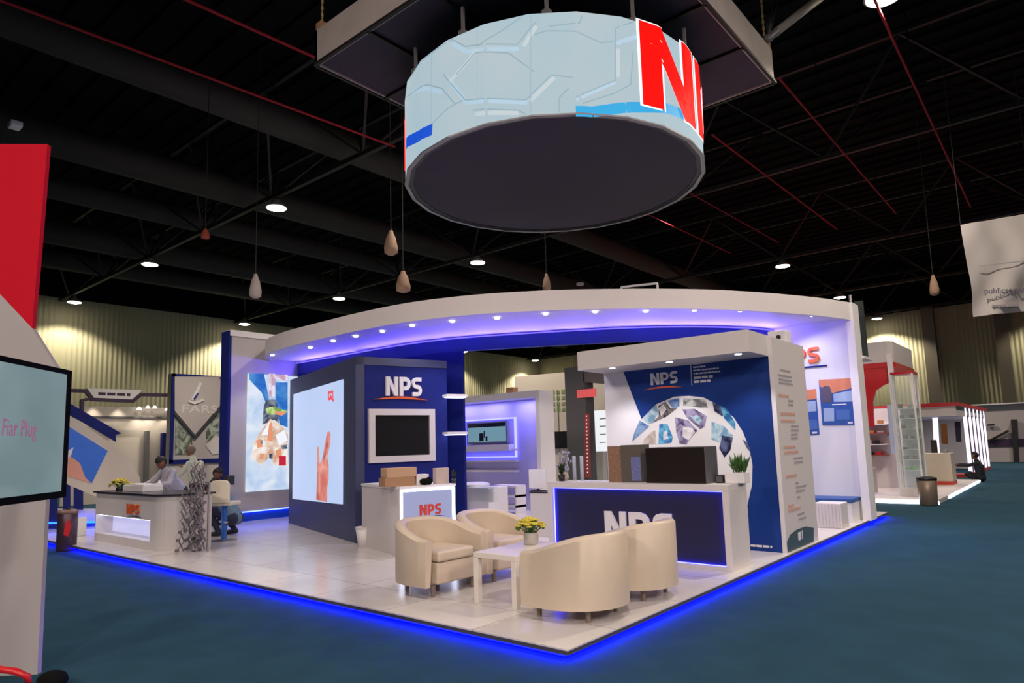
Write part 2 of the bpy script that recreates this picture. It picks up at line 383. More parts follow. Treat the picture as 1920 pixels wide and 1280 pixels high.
# chain bags hanging from the roof
BAG = mat('beige_canvas_bag', (.30, .19, .13), .85, noise=.2, nscale=12); BAGW = mat('pale_canvas_bag', (.42, .36, .33), .85, noise=.2, nscale=12)
BAGR = mat('rust_canvas_bag', (.35, .06, .03), .85)
for px, py, hpx, wpx, m, w in ((733, 455, 46, 26, BAG, 'large beige chain bag directly left under the round screen'), (756, 528, 40, 28, BAG, 'beige chain bag close above the canopy, below the larger one'),
                              (479, 536, 46, 22, BAGW, 'pale chain bag hanging between the left lamps'), (385, 438, 20, 16, BAGR, 'small rust red chain bag, highest and leftmost'),
                              (1025, 530, 34, 16, BAG, 'slim beige chain bag under the middle of the round screen'), (1751, 535, 38, 16, BAG, 'slim chain bag left of the hanging white banner')):
    P = CAM+ray(px, py)*15.; k = 15./FPX; h = hpx*k; r = wpx*k/2
    t = thing('chain_bag', w, 'bag', (P.x, P.y, P.z-h/2), 'hoist chain bags')
    mb = MB().lathe([(r*.5, -h*.5), (r*.95, -h*.42), (r, -h*.2), (r*.7, h*.2), (r*.35, h*.42), (r*.3, h*.5)], P, 12)
    o = mb.build('sack', m, t, smooth=True)
    MB().tube([(P.x, P.y, P.z+h*.5), (P.x, P.y, 12.51)], .010, 5).build('chain', TR, t)
    MB().tube([(P.x-r*.25, P.y, P.z+h*.45), (P.x, P.y, P.z+h*.62), (P.x+r*.25, P.y, P.z+h*.45)], .012, 5).build('handle', TR, t)

# ================================================================== HANGING ROUND SCREEN
RC = (-3.22, 4.5); RR = 2.47; RZ0, RZ1 = 6.0, 7.44; NF = 24
def rad(th):
    s = 2*math.pi/NF; m = (th % s)-s/2; return RR*math.cos(s/2)/math.cos(m)
def ringp(th, z, d=0.):
    r = rad(th)+d; return Vector((RC[0]+r*math.cos(th), RC[1]+r*math.sin(th), z))
def ringpx(px, py):
    d = ray(px, py); ox, oy = CAM.x-RC[0], CAM.y-RC[1]
    a = d.x*d.x+d.y*d.y; b = 2*(ox*d.x+oy*d.y); c = ox*ox+oy*oy-RR*RR
    disc = max(b*b-4*a*c, 0); t = (-b-math.sqrt(disc))/(2*a); p = CAM+d*t
    return math.atan2(p.y-RC[1], p.x-RC[0]), p.z
ring = thing('round_led_screen', 'large round hanging video screen with pale hexagon pattern and red letters above the stand', 'screen', (RC[0], RC[1], RZ0))
SCRM = mat('screen_pale_blue_glow', (.04, .05, .05), .7, spec=.1, emit=1., ecol=(.50, .62, .66))
nt = SCRM.node_tree; b = nt.nodes['Principled BSDF']; tc = nt.nodes.new('ShaderNodeTexCoord'); nz = nt.nodes.new('ShaderNodeTexNoise'); nz.inputs['Scale'].default_value = .9; nz.inputs['Detail'].default_value = 1
mx = nt.nodes.new('ShaderNodeMix'); mx.data_type = 'RGBA'; mx.inputs[6].default_value = (.33, .50, .60, 1); mx.inputs[7].default_value = (.50, .55, .56, 1)
nt.links.new(tc.outputs['Object'], nz.inputs[0]); nt.links.new(nz.outputs[0], mx.inputs[0]); nt.links.new(mx.outputs[2], b.inputs['Emission Color'])
mb = MB(); n = NF*2
for k in range(n):
    a, c = 2*math.pi*k/n, 2*math.pi*(k+1)/n
    mb.add([ringp(a, RZ0), ringp(c, RZ0), ringp(c, RZ1), ringp(a, RZ1), ringp(a, RZ0, -.015), ringp(c, RZ0, -.015), ringp(c, RZ1, -.015), ringp(a, RZ1, -.015)],
           [(0, 1, 2, 3), (7, 6, 5, 4), (3, 2, 6, 7), (0, 4, 5, 1)])
mb.build('display_band', SCRM, ring)
mb = MB()
for k in range(n):
    a, c = 2*math.pi*k/n, 2*math.pi*(k+1)/n
    mb.add([ringp(a, RZ0, -.018), ringp(c, RZ0, -.018), ringp(c, RZ1, -.018), ringp(a, RZ1, -.018), ringp(a, RZ0, -.12), ringp(c, RZ0, -.12), ringp(c, RZ1, -.12), ringp(a, RZ1, -.12)],
           [(0, 1, 2, 3), (7, 6, 5, 4), (3, 2, 6, 7), (0, 4, 5, 1)])
mb.build('cabinet_back', BLACK, ring)
UNDER = mat('dark_purple_underside', (.035, .030, .050), .8, noise=.1, nscale=2)
MB().lathe([(0.01, .01), (RR-.03, .01), (RR-.03, .04)], (RC[0], RC[1], RZ0), NF, False).build('underside_panel', UNDER, ring)
mb = MB()
for k in range(n):
    a, c = 2*math.pi*k/n, 2*math.pi*(k+1)/n
    mb.add([ringp(a, RZ0-.022, .012), ringp(c, RZ0-.022, .012), ringp(c, RZ0+.0, .012), ringp(a, RZ0+.0, .012), ringp(a, RZ0-.022, -.05), ringp(c, RZ0-.022, -.05), ringp(c, RZ0+.0, -.05), ringp(a, RZ0+.0, -.05)],
           [(0, 1, 2, 3), (7, 6, 5, 4), (3, 2, 6, 7), (0, 4, 5, 1)])
mb.build('bottom_rim', MGREY, ring)
def ring_quad(mb, q, d, nu=4, nv=2):        # q: 4 (theta,z) corners, subdivided onto the facets
    (a, b, c, e) = [Vector(x) for x in q]
    g = [[(a*(1-i/nu)+b*(i/nu))*(1-j/nv)+(e*(1-i/nu)+c*(i/nu))*(j/nv) for i in range(nu+1)] for j in range(nv+1)]
    for j in range(nv):
        for i in range(nu):
            mb.add([ringp(p.x, p.y, d) for p in (g[j][i], g[j][i+1], g[j+1][i+1], g[j+1][i])], [(0, 1, 2, 3)])
def ring_line(mb, pts, w, d):
    P = [ringpx(*p) for p in pts]; P = [(a, min(max(z, RZ0+.02), RZ1-.02-w*.3)) for a, z in P]
    for (a, b) in zip(P[:-1], P[1:]):
        L = math.hypot((b[0]-a[0])*RR, b[1]-a[1]); nx, ny = -(b[1]-a[1])/L, (b[0]-a[0])*RR/L
        o = Vector((nx*w/2/RR, ny*w/2)); a = Vector(a); b = Vector(b)
        ring_quad(mb, (a-o, b-o, b+o, a+o), d, max(2, int(L/.12)), 1)
Z = lambda L: [(560+x*.4792, y*.4792) for x, y in L]
HL = mat('screen_line_blue_grey', (.1, .14, .16), .5, emit=1, ecol=(.24, .36, .42)); HB = mat('screen_soft_blue', (.1, .14, .2), .5, emit=1, ecol=(.40, .55, .66)); HW = mat('screen_soft_white', (.1, .1, .1), .5, emit=1, ecol=(.50, .58, .62))
for L in ([(600, 150), (650, 180), (855, 172), (930, 85)], [(615, 290), (690, 205), (820, 205), (920, 280)], [(565, 290), (650, 390), (890, 390), (990, 290), (1075, 303)],
          [(920, 135), (970, 118), (1080, 122), (1185, 165), (1240, 160)], [(1240, 165), (1240, 312), (1082, 382)], [(680, 430), (860, 430), (890, 450)], [(425, 380), (500, 330), (560, 345), (610, 405)],
          [(1310, 200), (1300, 330), (1240, 362), (1110, 405)], [(1110, 60), (1100, 90), (980, 100)], [(430, 262), (520, 192), (600, 150)], [(1310, 60), (1240, 110), (1240, 160)], [(700, 180), (790, 120), (870, 60)], [(520, 480), (590, 420), (640, 390)], [(1020, 440), (1020, 380), (1060, 340)]): mb = MB(); ring_line(mb, Z(L), .018, .006); mb.build('hexagon_line', HL, ring)
for L in ([(515, 170), (515, 535)], [(697, 70), (697, 487)], [(908, 50), (908, 452)]): mb = MB(); ring_line(mb, Z(L), .008, .007); mb.build('panel_seam', HL, ring)
for L in ([(600, 170), (655, 200), (860, 190)], [(580, 300), (655, 400), (895, 400)], [(1245, 170), (1325, 140)], [(1240, 318), (1085, 388)], [(440, 360), (500, 345), (560, 360)], [(425, 260), (430, 330)]): mb = MB(); ring_line(mb, Z(L), .06, .004); mb.build('hexagon_shading', HB, ring)
for L in ([(590, 320), (640, 260), (700, 190)], [(905, 395), (1000, 300)], [(930, 100), (880, 180)], [(1250, 190), (1250, 300)], [(690, 445), (860, 440)]): mb = MB(); ring_line(mb, Z(L), .06, .005); mb.build('hexagon_highlight', HW, ring)
mb = MB()
ring_line(mb, Z([(1085, 447), (1150, 437), (1260, 422), (1340, 418), (1450, 425), (1520, 455), (1570, 500), (1601, 545)]), .15, .009)
mb.build('blue_wave', mat('screen_wave_blue', (0, .1, .2), .5, emit=1, ecol=(.02, .34, .66)), ring)
mb = MB(); ring_line(mb, Z([(418, 566), (470, 532), (520, 505)]), .17, .009)
mb.build('blue_wave', mat('screen_deep_blue', (0, .05, .3), .5, emit=1, ecol=(.01, .07, .55)), ring)
SRED = mat('screen_red', (.3, 0, 0), .5, emit=1.15, ecol=(.80, .006, .004), spec=.05)
SWH = mat('screen_white_outline', (.3, .3, .3), .5, emit=1., ecol=(.85, .88, .9))
th0, zt = ringpx(*Z([(1331, 78)])[0]); thm, zb = ringpx(*Z([(1352, 408)])[0]); th1, _ = ringpx(*Z([(1541, 300)])[0])
hN = zt-zb; wN = (th1-th0)
for m, d, g in ((SWH, .012, .03), (SRED, .018, 0)):
    x = th0; sc = wN/.82
    for ch in 'NPS':
        w, qs = LET[ch]; mb = MB()
        for q in qs:
            cx = sum(p[0] for p in q)/len(q); cyy = sum(p[1] for p in q)/len(q)
            qq = [(x+(p[0]+(g if p[0] > cx else -g))*sc, zb+(p[1]+(g if p[1] > cyy else -g)*.6)*hN) for p in q]
            ring_quad(mb, qq, d+.003*qs.index(q), 4, 4)
        mb.build('letter', m, ring) if m is SRED else mb.build('letter_outline', m, ring)
        x += (w+.10)*sc
# red letter of the repeat at the left rim
thl, _ = ringpx(757, 250)
mb = MB(); ring_quad(mb, [(thl-.30, 6.25), (thl-.02, 6.25), (thl-.02, 7.15), (thl-.30, 7.15)], .018, 6, 2); mb.build('letter', SRED, ring)
# clamps on top of the screen
for k in range(12):
    mb = MB(); p = ringp(2*math.pi*k/12+.1, RZ1, -.06); mb.bar(p, p+Vector((0, 0, .45)), .04); mb.box(p.x-.05, p.x+.05, p.y-.05, p.y+.05, p.z, p.z+.08); mb.build('hanging_clamp', MGREY, ring)
# square hanging frame
SQ = (-5.85, -.38, 1.6, 7.42); SZ0, SZ1 = 7.95, 8.55
fr_ = thing('hanging_truss_frame', 'dark square ceiling frame with grey fascia that carries the round screen', 'rigging frame', ((SQ[0]+SQ[1])/2, (SQ[2]+SQ[3])/2, SZ0))
FAS = mat('dusty_grey_fascia', (.42, .37, .35), .8, noise=.15, nscale=3); PURP = mat('dark_plum_cloth', (.05, .038, .06), .9, noise=.2, nscale=3)
x0, x1, y0, y1 = SQ
for a in ((x0, x1, y0, y0+.06), (x0, x1, y1-.06, y1), (x0, x0+.06, y0, y1), (x1-.06, x1, y0, y1)): MB().box(*a, SZ0, SZ1).build('fascia_board', FAS, fr_)
MB().box(x0+.06, x1-.06, y0+.06, y1-.06, SZ0+.03, SZ0+.06).build('soffit_cloth', PURP, fr_)
mb = MB()
for i in range(5):
    u = x0+(x1-x0)*i/4; mb.bar((u, y0, SZ0), (u, y1, SZ0), .05); v = y0+(y1-y0)*i/4; mb.bar((x0, v, SZ0), (x1, v, SZ0), .05)
mb.build('frame_bars', TR, fr_)
YC = mat('yellow_chain', (.40, .30, .14), .6)
for i, (X, Y) in enumerate(((x0+.05, y0+.1), (x1-.1, y1-.1), (x0+.1, y1-.1))):
    h = thing('hoist', ['yellowed lifting chain and hook at the left corner of the hanging frame', 'lifting chain at the right corner of the hanging frame', 'lifting chain at the far corner of the hanging frame behind the screen'][i], 'hoist', (X, Y, SZ1))
    mb = MB(); z = SZ1+.1
    while z < 9.6: mb.tube([(X, Y, z), (X, Y, z+.06)], .022 if int(z*16) % 2 else .012, 6); z += .06
    mb.build('chain', YC, h); MB().box(X-.08, X+.08, Y-.08, Y+.08, SZ1, SZ1+.16).build('hook_block', CARD, h, bevel=.02)
# tube brace and cables, upper right of the frame
P = G(1440, 72, 8.7); Q = G(1556, -18, 9.6)
br = thing('roof_strut', 'pale thick tube strut joining a clamp above the right side of the hanging frame', 'strut', P)
MB().tube([P+(Q-P)*.12, Q], .075, 12).build('tube', mat('pale_strut_paint', (.36, .33, .29), .5), br, smooth=True)
MB().ball(P, .10, .08, .08).tube([P, P+(Q-P)*.14], .05, 10, .08).build('clamp', MGREY, br)
mb = MB()
for dx, dy in ((-12, 40), (8, 60), (18, 50), (-4, 30)):
    Q2 = CAM+ray(1445+dx, 68-dy*1.6)*((P-CAM).length*1.06); mb.tube([P, Q2], .014, 5)
mb.build('steel_cable', MGREY, br)

# ================================================================== THE STAND : floor
st = thing('raised_stand_floor', 'raised white tiled stand floor with blue glowing edge on teal carpet', 'platform', (-7, 5.5, 0))
PX0, PX1, PY1 = -15.2, 0., 11.25
MB().box(PX0, PX1, 0, PY1, PZ-.012, PZ).build('tile_deck', TILE, st)
MB().box(PX0, PX1-.0, 0., .03, .055, PZ-.012).box(PX1-.03, PX1, 0.03, PY1, .055, PZ-.012).box(PX0, PX1-.03, .03, PY1, .055, PZ-.012).build('edge_trim', mat('dark_grey_edge', (.06, .06, .07), .5), st)
MB().box(PX0+.1, PX1-.12, .12, PY1-.1, 0, .055).build('base_frame', WHITE2, st)
MB().box(PX0+.1, PX1-.05, .06, .075, .036, .05).box(PX1-.075, PX1-.06, .06, PY1, .036, .05).build('led_strip', mat('blue_edge_led', (0, .05, 1), .5, emit=230, ecol=(.0007, .0016, 1)), st)

# ================================================================== LOUNGE
def chair_shell():
    path = []
    hx, hy = .345, .375
    for i in range(5): path.append((hx-.0-(hx-.02)*i/4*.9, -hy))
    xb = path[-1][0]
    for i in range(1, 30):
        a = -math.pi/2-math.pi*i/30; path.append((xb+math.cos(a)*(hx+xb), math.sin(a)*hy))
    for i in range(5): path.append((xb+(hx-xb)*i/4, hy))
    n = len(path); t = .095; vs = []; fs = []
    for i, (x, y) in enumerate(path):
        a = Vector(path[max(i-1, 0)]); b = Vector(path[min(i+1, n-1)]); d = (b-a).normalized(); nn = Vector((-d.y, d.x))  # inward
        k = min(1, max(0, (hx-x)/(2*hx))); k = k*k*(3-2*k); zt = .60+.165*k; zb = .12
        ix, iy = x+nn.x*t, y+nn.y*t; lean = .035*(k+.3)
        ring_ = [(x-nn.x*-.03, y-nn.y*-.03, zb), (x-nn.x*lean*.5, y-nn.y*lean*.5, zt-.03), (x+nn.x*.02-nn.x*lean*.5, y+nn.y*.02-nn.y*lean*.5, zt-.006), (x+nn.x*t*.5, y+nn.y*t*.5, zt+.004), (ix-nn.x*.02, iy-nn.y*.02, zt-.006), (ix, iy, zt-.03), (ix, iy, zb)]
        m = len(ring_); vs += ring_
        if i: fs += [((i-1)*m+k2, (i-1)*m+(k2+1) % m, i*m+(k2+1) % m, i*m+k2) for k2 in range(m)]
    fs += [tuple(range(m)), tuple((n-1)*m+k2 for k2 in range(m-1, -1, -1))]
    return MB().add(vs, fs)
ch0 = thing('tub_chair', '', 'armchair', (0, 0, 0), 'cream tub chairs')
cb = chair_shell().build('curved_back', CREAM, ch0, smooth=True); es = cb.modifiers.new('e', 'EDGE_SPLIT'); es.split_angle = math.radians(40)
MB().box(-.24, .325, -.285, .285, .12, .345).build('seat_base', CREAM, ch0, bevel=.02)
MB().box(-.25, .345, -.278, .278, .35, .465).build('seat_cushion', CREAM, ch0, bevel=.035, seg=4)
LEGM = mat('brown_grey_leg', (.24, .19, .16), .4, metal=.3)
for sx, sy in ((.27, .30), (.27, -.30), (-.22, .23), (-.22, -.23)): MB().lathe([(.022, 0), (.027, .12)], (sx, sy, 0), 10).build('leg', LEGM, ch0)
mb = MB(); mb.tube([(-.32, -.30, .70), (-.39, -.14, .50), (-.36, -.02, .36), (-.37, .12, .2)], .004, 5)
spots = [((-2.50, .99, PZ), 0, 'cream leather tub chair at the left front, facing right, empty cushion visible'), ((-2.47, 1.93, PZ), 0, 'cream leather tub chair behind the left one, flowers in front of it'),
         ((-.53, .98, PZ), math.pi, 'cream leather tub chair seen from its back at the stand corner, nearest the camera'), ((-.53, 1.96, PZ), math.pi, 'cream leather tub chair seen from its back in front of the navy counter')]
for i, (p, r, lab) in enumerate(spots):
    c = ch0 if i == 0 else copy_tree(ch0); c.location = p; c.rotation_euler = (0, 0, r); c['label'] = lab
tb = thing('coffee_table', 'white rectangular coffee table with square legs between the tub chairs', 'table', (-1.4, 1.22, PZ))
TW = mat('white_table_lacquer', (.76, .70, .64), .35)
MB().box(-1.68, -1.12, .74, 1.70, .545, .60).build('table_top', TW, tb, bevel=.006)
for x, y in ((-1.65, .77), (-1.15, .77), (-1.65, 1.67), (-1.15, 1.67)): MB().box(x-.03, x+.03, y-.03, y+.03, PZ, .545).build('leg', TW, tb, bevel=.004)
def bouquet(P, r, h, lab, pot_m, n=60, dark=0, potr=.075, poth=.13, name='flower_bowl'):
    rn = random.Random(int(P[0]*100)+n); t = thing(name, lab, 'flowers', P)
    pr = [(potr*.8, 0), (potr, .01), (potr*1.05, poth*.7), (potr*.95, poth), (potr*.85, poth), (potr*.8, .02)]
    MB().lathe(pr, P, 16).build('bowl', pot_m, t, smooth=True)
    st_, pe, lf = MB(), MB(), MB()
    for i in range(n):
        a = rn.uniform(0, 6.28); q = math.sqrt(rn.random()); e = Vector((math.cos(a)*r*q, math.sin(a)*r*q, poth+h*(1-.55*q*q)*rn.uniform(.75, 1)))
        e = Vector(P)+e; b = Vector(P)+Vector((math.cos(a)*potr*.4, math.sin(a)*potr*.4, poth*.6))
        st_.tube([b, b.lerp(e, .5)+Vector((0, 0, .02)), e], .0025, 4)
        for k in range(5):
            an = k*1.256+rn.random(); c = e+Vector((math.cos(an)*.018, math.sin(an)*.018, .004)); pe.ball(c, .015, .015, .009, 6, 4)
        if i % 2: lf.ball(e-Vector((0, 0, .03)), .022, .012, .018, 6, 4)
    st_.build('stems', GREEN, t); pe.build('petals', YEL, t)['kind'] = 'stuff'; lf.build('leaves', GREEN, t)
    return t
bouquet((-1.47, 1.42, .60), .155, .16, 'yellow flowers in a clear glass bowl on the white coffee table', mat('frosted_glass', (.55, .52, .50), .2, alpha=.75), 70)

# ================================================================== RIGHT COUNTER
rc = thing('display_counter', 'long white counter with dark navy lit front and large white letters, right of the chairs', 'counter', (-1.5, 3.8, PZ))
CX0, CX1, CY0, CY1 = -2.84, -.13, 3.55, 4.12
MB().box(CX0, CX1, CY0-.0, CY1, 1.04, 1.12).build('counter_top', WHITE, rc, bevel=.004)
MB().box(CX0, CX0+.08, CY0, CY1, PZ, 1.04).build('side_panel', WHITE, rc); MB().box(CX1-.08, CX1, CY0, CY1, PZ, 1.04).build('side_panel', WHITE, rc)
MB().box(CX0+.08, CX1-.08, CY0, CY0+.06, PZ, .15).build('kick_rail', WHITE, rc)
fpn = MB().box(CX0+.08, CX1-.08, CY0+.06, CY0+.1, .15, 1.04).build('front_panel', mat('very_dark_navy', (.012, .012, .05), .4), rc)
MB().box(CX0+.085, CX1-.085, CY0+.035, CY0+.05, 1.031, 1.038).box(CX0+.085, CX1-.085, CY0+.035, CY0+.05, .152, .158).box(CX0+.082, CX0+.088, CY0+.035, CY0+.05, .16, 1.03).box(CX1-.088, CX1-.082, CY0+.035, CY0+.05, .16, 1.03).build('led_strip', mat('counter_led', (0, 0, 1), .5, emit=22, ecol=(.04, .04, 1)), rc)
f = Frame((CX0, CY0+.06, 0), (1, 0, 0))
u, v = f.px(1133, 1010)
ua = f.px(1135, 962)[0]; ub = f.px(1262, 962)[0]
hh = (ub-ua)/2.52
nps(fpn, f, ua, f.px(1135, 957)[1]-hh, hh, WHITE2, .03)
swoosh(fpn, f, ua-.12, ub+.05, f.px(1135, 957)[1]-hh-.07, .03, ORANGE)

# things on the right counter
def tabletop_box(name, lab, cat, x0, x1, y0, y1, z0, z1, m, parts=(), bevel=.004, part='carton'):
    t = thing(name, lab, cat, ((x0+x1)/2, (y0+y1)/2, z0)); MB().box(x0, x1, y0, y1, z0, z1).build(part, m, t, bevel=bevel)
    for nm, a, mm in parts: MB().box(*a).build(nm, mm, t)
    return t
zt = 1.12
def onr(px, py, y=3.85): p = PYp(px, py, y); return p.x, p.z
xa, _ = onr(1212, 900, 3.66); xb, _ = onr(1325, 900, 3.66); _, zz = onr(1265, 838, 3.66)
tabletop_box('monitor', 'large black slab monitor with grey side standing on the right counter', 'monitor', xa, xb+.0, 3.66, 4.02, zt, zz, GREY,
             (('screen', (xa+.01, xb-.01, 3.652, 3.66, zt+.01, zz-.01), mat('monitor_black', (.010, .006, .005), .35)),), part='casing')
xa2, _ = onr(1145, 900); xb2, _ = onr(1170, 900); _, z2 = onr(1155, 836)
tabletop_box('product_box', 'tall narrow brown patterned box at the left end of the row on the counter', 'box', xa2, xb2, 3.80, 4.0, zt, z2, WOODB)
xa3 = xb2+.01; xb3, _ = onr(1209, 900)
t = tabletop_box('product_box', 'tall dark olive box with blue print, between brown box and monitor', 'box', xa3, xb3, 3.78, 4.02, zt, z2+.01, mat('dark_olive_box', (.10, .085, .07), .6))
BLP = mat('blue_speckle_print', (.16, .18, .42), .6, noise=.7, nscale=40)
MB().box(xa3+.5*(xb3-xa3), xb3-.01, 3.774, 3.78, zt+.02, zt+.34).build('printed_label', BLP, t)
x, _ = onr(1352, 900, 3.9); tabletop_box('speaker', 'small black speaker cube between the monitor and the plant box', 'speaker', x-.05, x+.05, 3.85, 3.95, zt, zt+.10, BLACK, (('front_grille', (x-.04, x+.04, 3.845, 3.85, zt+.01, zt+.09), GREY),), part='casing')
xa, _ = onr(1362, 900, 3.9); xb, _ = onr(1398, 900, 3.9)
t = thing('planter', 'white rectangular planter with a green leafy plant at the right end of the counter', 'plant', ((xa+xb)/2, 3.95, zt))
MB().box(xa, xb, 3.85, 4.05, zt, zt+.13).build('trough', WHITE2, t, bevel=.006)
mbl = MB(); rn = random.Random(3)
def leaf(mb, b, tip, w):
    b = Vector(b); tip = Vector(tip); d = (tip-b); s = d.cross(Vector((0, 0, 1))).normalized()*w; m = b.lerp(tip, .5)+Vector((0, 0, .02))
    mb.add([b, m-s, tip, m+s, m+Vector((0, 0, -.006))], [(0, 1, 4), (1, 2, 4), (2, 3, 4), (3, 0, 4), (0, 3, 1), (1, 3, 2)])
for i in range(60):
    c = Vector((rn.uniform(xa+.08, xb-.02), rn.uniform(3.9, 4.0), zt+.12)); e = c+Vector((rn.uniform(-.10, .10), rn.uniform(-.1, .1), rn.uniform(.06, .27))); leaf(mbl, c, e, .018)
mbl.build('leaves', GREEN, t)
def orchid(P, lab, s=1., dark=True):
    t = thing('potted_plant', lab, 'plant', P); P = Vector(P)
    MB().lathe([(.04*s, 0), (.055*s, .09*s), (.05*s, .09*s), (.04*s, .03)], P, 14).build('pot', BLACK, t, smooth=True)
    mb = MB(); r = random.Random(int(P.x*31))
    for i in range(34):
        a = r.uniform(0, 6.28); e = P+Vector((math.cos(a)*.09*s*r.random(), math.sin(a)*.09*s*r.random(), r.uniform(.12, .30)*s)); leaf(mb, P+Vector((0, 0, .08*s)), e, .022*s)
    mb.build('leaves', DGREEN if dark else GREEN, t)
    return t
x, _ = onr(1019, 905, 3.85)
orchid((-2.76, 3.8, zt), 'dark green leafy plant in a black pot at the left end of the navy counter')
# silvery dried flowers and tall vases left of the boxes
P = Vector((onr(1058, 905, 3.95)[0], 3.95, zt))
t = thing('dried_flowers', 'silver and beige dried flower bundle in a round vase on the left of the counter', 'flowers', P)
MB().lathe([(.05, 0), (.075, .04), (.06, .11), (.035, .13)], P, 16).build('vase', mat('beige_ceramic', (.5, .42, .36), .5), t, smooth=True)
mb = MB(); mb2 = MB(); rn = random.Random(8)
for i in range(46):
    a = rn.uniform(0, 6.28); e = P+Vector((math.cos(a)*.13*rn.random(), math.sin(a)*.1*rn.random(), rn.uniform(.14, .42))); mb.tube([P+Vector((0, 0, .1)), e], .0025, 4); mb2.ball(e, .022, .022, .022, 6, 4)
mb.build('stems', MGREY, t); mb2.build('flower_heads', mat('silver_blue_dried', (.36, .36, .48), .6, noise=.5, nscale=30), t)['kind'] = 'stuff'
for i, px in enumerate((1078, 1092)):
    xx = onr(px, 905, 4.0)[0]; t = thing('glass_vase', ['tall slim clear vase, left of a pair on the counter', 'tall slim clear vase, right of a pair on the counter'][i], 'vase', (xx, 4.0, zt), 'slim glass vases')
    MB().lathe([(.028, 0), (.028, .36), (.024, .36), (.024, .01)], (xx, 4.0, zt), 14).build('glass_tube', mat('grey_glass', (.6, .65, .75), .05, alpha=.45), t, smooth=True)
    MB().lathe([(.034, 0), (.034, .012)], (xx, 4.0, zt), 14).build('foot', CHROME, t)

# ================================================================== RIGHT PORTAL (globe graphic)
pt = thing('graphic_portal_wall', 'white portal wall with downlit header, navy globe graphic and printed column', 'display wall', (-1.7, 5.5, PZ))
WY = 5.2
hx0 = PYp(1085, 657, 4.5).x; hx1 = -.1
zt_ = Hh((hx1, 4.45), 617); zb_ = zt_-.30
MB().poly3([(hx0, 4.45, zb_), (hx1, 4.45, zb_), (hx1, 4.45, zt_), (hx0, 4.45, zt_)], (0, 1.9, 0)).build('header_canopy', WHITE, pt, bevel=.004)
MB().box(hx0, hx1-.05, WY+.02, 6.3, PZ, zb_).build('wall_panel', WHITE2, pt)
MB().box(-.10, -.04, WY-.01, 6.62, PZ, zt_-.03).build('printed_column', WHITE, pt)
f = Frame((hx0, WY+.02, 0), (1, 0, 0))
MB().prism(f.pp([(1168, 694), (1441, 660), (1469, 1040), (1300, 1052), (1215, 830), (1203, 785)]), f, 0, .006).build('navy_graphic', ROYAL, pt)
Zg = lambda L: [(1160+x/5.332, 660+y/5.332) for x, y in L]
OFF = mat('globe_white_print', (.70, .68, .68), .4)
MB().prism(f.pp(Zg([(60, 1300), (130, 900), (160, 800), (240, 660), (380, 520), (560, 445), (700, 437), (850, 452), (1000, 530), (1150, 650), (1240, 790), (1310, 960), (1340, 1130), (1335, 1330), (1250, 1700), (1000, 1900), (300, 1900)])), f, .006, .010).build('globe_outline', OFF, pt)
globe = pt.children[-1]
_unused = {'lb': (.30, .45, .55), 'bk': (.03, .025, .03), 'bl': (.08, .18, .42), 'gy': (.30, .31, .30), 'pu': (.13, .11, .25), 'cy': (.05, .25, .48), 'be': (.50, .42, .36), 'nv': (.02, .03, .10), 'wh': (.62, .6, .6)}
PM = {'lb': ((.16, .30, .42), (.42, .56, .62)), 'bk': ((.02, .018, .02), (.20, .19, .18)), 'bl': ((.05, .12, .34), (.22, .34, .52)), 'gy': ((.12, .12, .12), (.50, .50, .46)), 'pu': ((.06, .05, .12), (.34, .30, .44)), 'cy': ((.02, .12, .32), (.14, .42, .60)), 'be': ((.40, .34, .30), (.60, .52, .46)), 'nv': ((.012, .015, .05), (.10, .12, .22)), 'wh': ((.50, .48, .50), (.72, .70, .70))}
for c, L in (('lb', [(240, 660), (380, 525), (400, 610), (350, 700), (300, 722)]), ('bk', [(400, 540), (470, 492), (520, 560), (590, 560), (480, 645), (330, 712), (405, 640)]), ('wh', [(400, 560), (450, 520), (480, 575), (430, 640)]),
             ('bl', [(490, 485), (610, 458), (610, 540), (560, 570), (530, 545)]), ('gy', [(650, 460), (870, 472), (895, 560), (650, 538)]), ('bk', [(730, 485), (870, 500), (890, 550), (760, 520)]),
             ('pu', [(640, 572), (760, 566), (885, 640), (862, 745), (820, 770), (680, 650)]), ('lb', [(720, 640), (790, 630), (840, 680), (800, 720)]), ('pu', [(565, 650), (700, 682), (790, 785), (715, 870), (680, 925), (612, 912), (580, 800)]),
             ('wh', [(650, 740), (740, 760), (770, 800), (700, 880), (640, 840)]), ('cy', [(410, 722), (490, 716), (545, 850), (530, 905), (400, 922)]), ('wh', [(450, 800), (480, 780), (500, 860), (450, 880)]),
             ('nv', [(940, 502), (1010, 530), (1060, 600), (1040, 640), (960, 590)]), ('cy', [(1015, 535), (1080, 562), (1170, 705), (1170, 780), (1060, 660)]), ('lb', [(930, 692), (1060, 742), (1150, 835), (1100, 850), (1020, 900), (930, 872)]),
             ('nv', [(1040, 832), (1145, 852), (1120, 980), (1062, 1052), (1008, 960)]), ('bl', [(215, 680), (310, 742), (138, 892), (162, 800)]), ('be', [(250, 880), (330, 800), (370, 780), (375, 915), (250, 920)]), ('nv', [(1242, 872), (1290, 900), (1322, 1000), (1290, 965)])):
    MB().prism(f.pp(Zg(L)), f, .010, .013+random.random()*.002).build('photo_patch', mottled('patch_'+c, *PM[c], 7.), globe)
u0, v0 = f.px(1221, 722); u1, _ = f.px(1272, 718); hh = (u1-u0)/2.52
nps(pt, f, u0, v0, hh, WHITE2, .01, .006); swoosh(pt, f, u0-.15, u1+.07, v0-.07, .03, ORANGE, .006, .006)
u, v = f.px(1297, 720); MB().prism(rq(u, u+.01, v-.02, v+.32), f, .006, .01).build('divider_line', WHITE2, pt)
u, v = f.px(1302, 718)
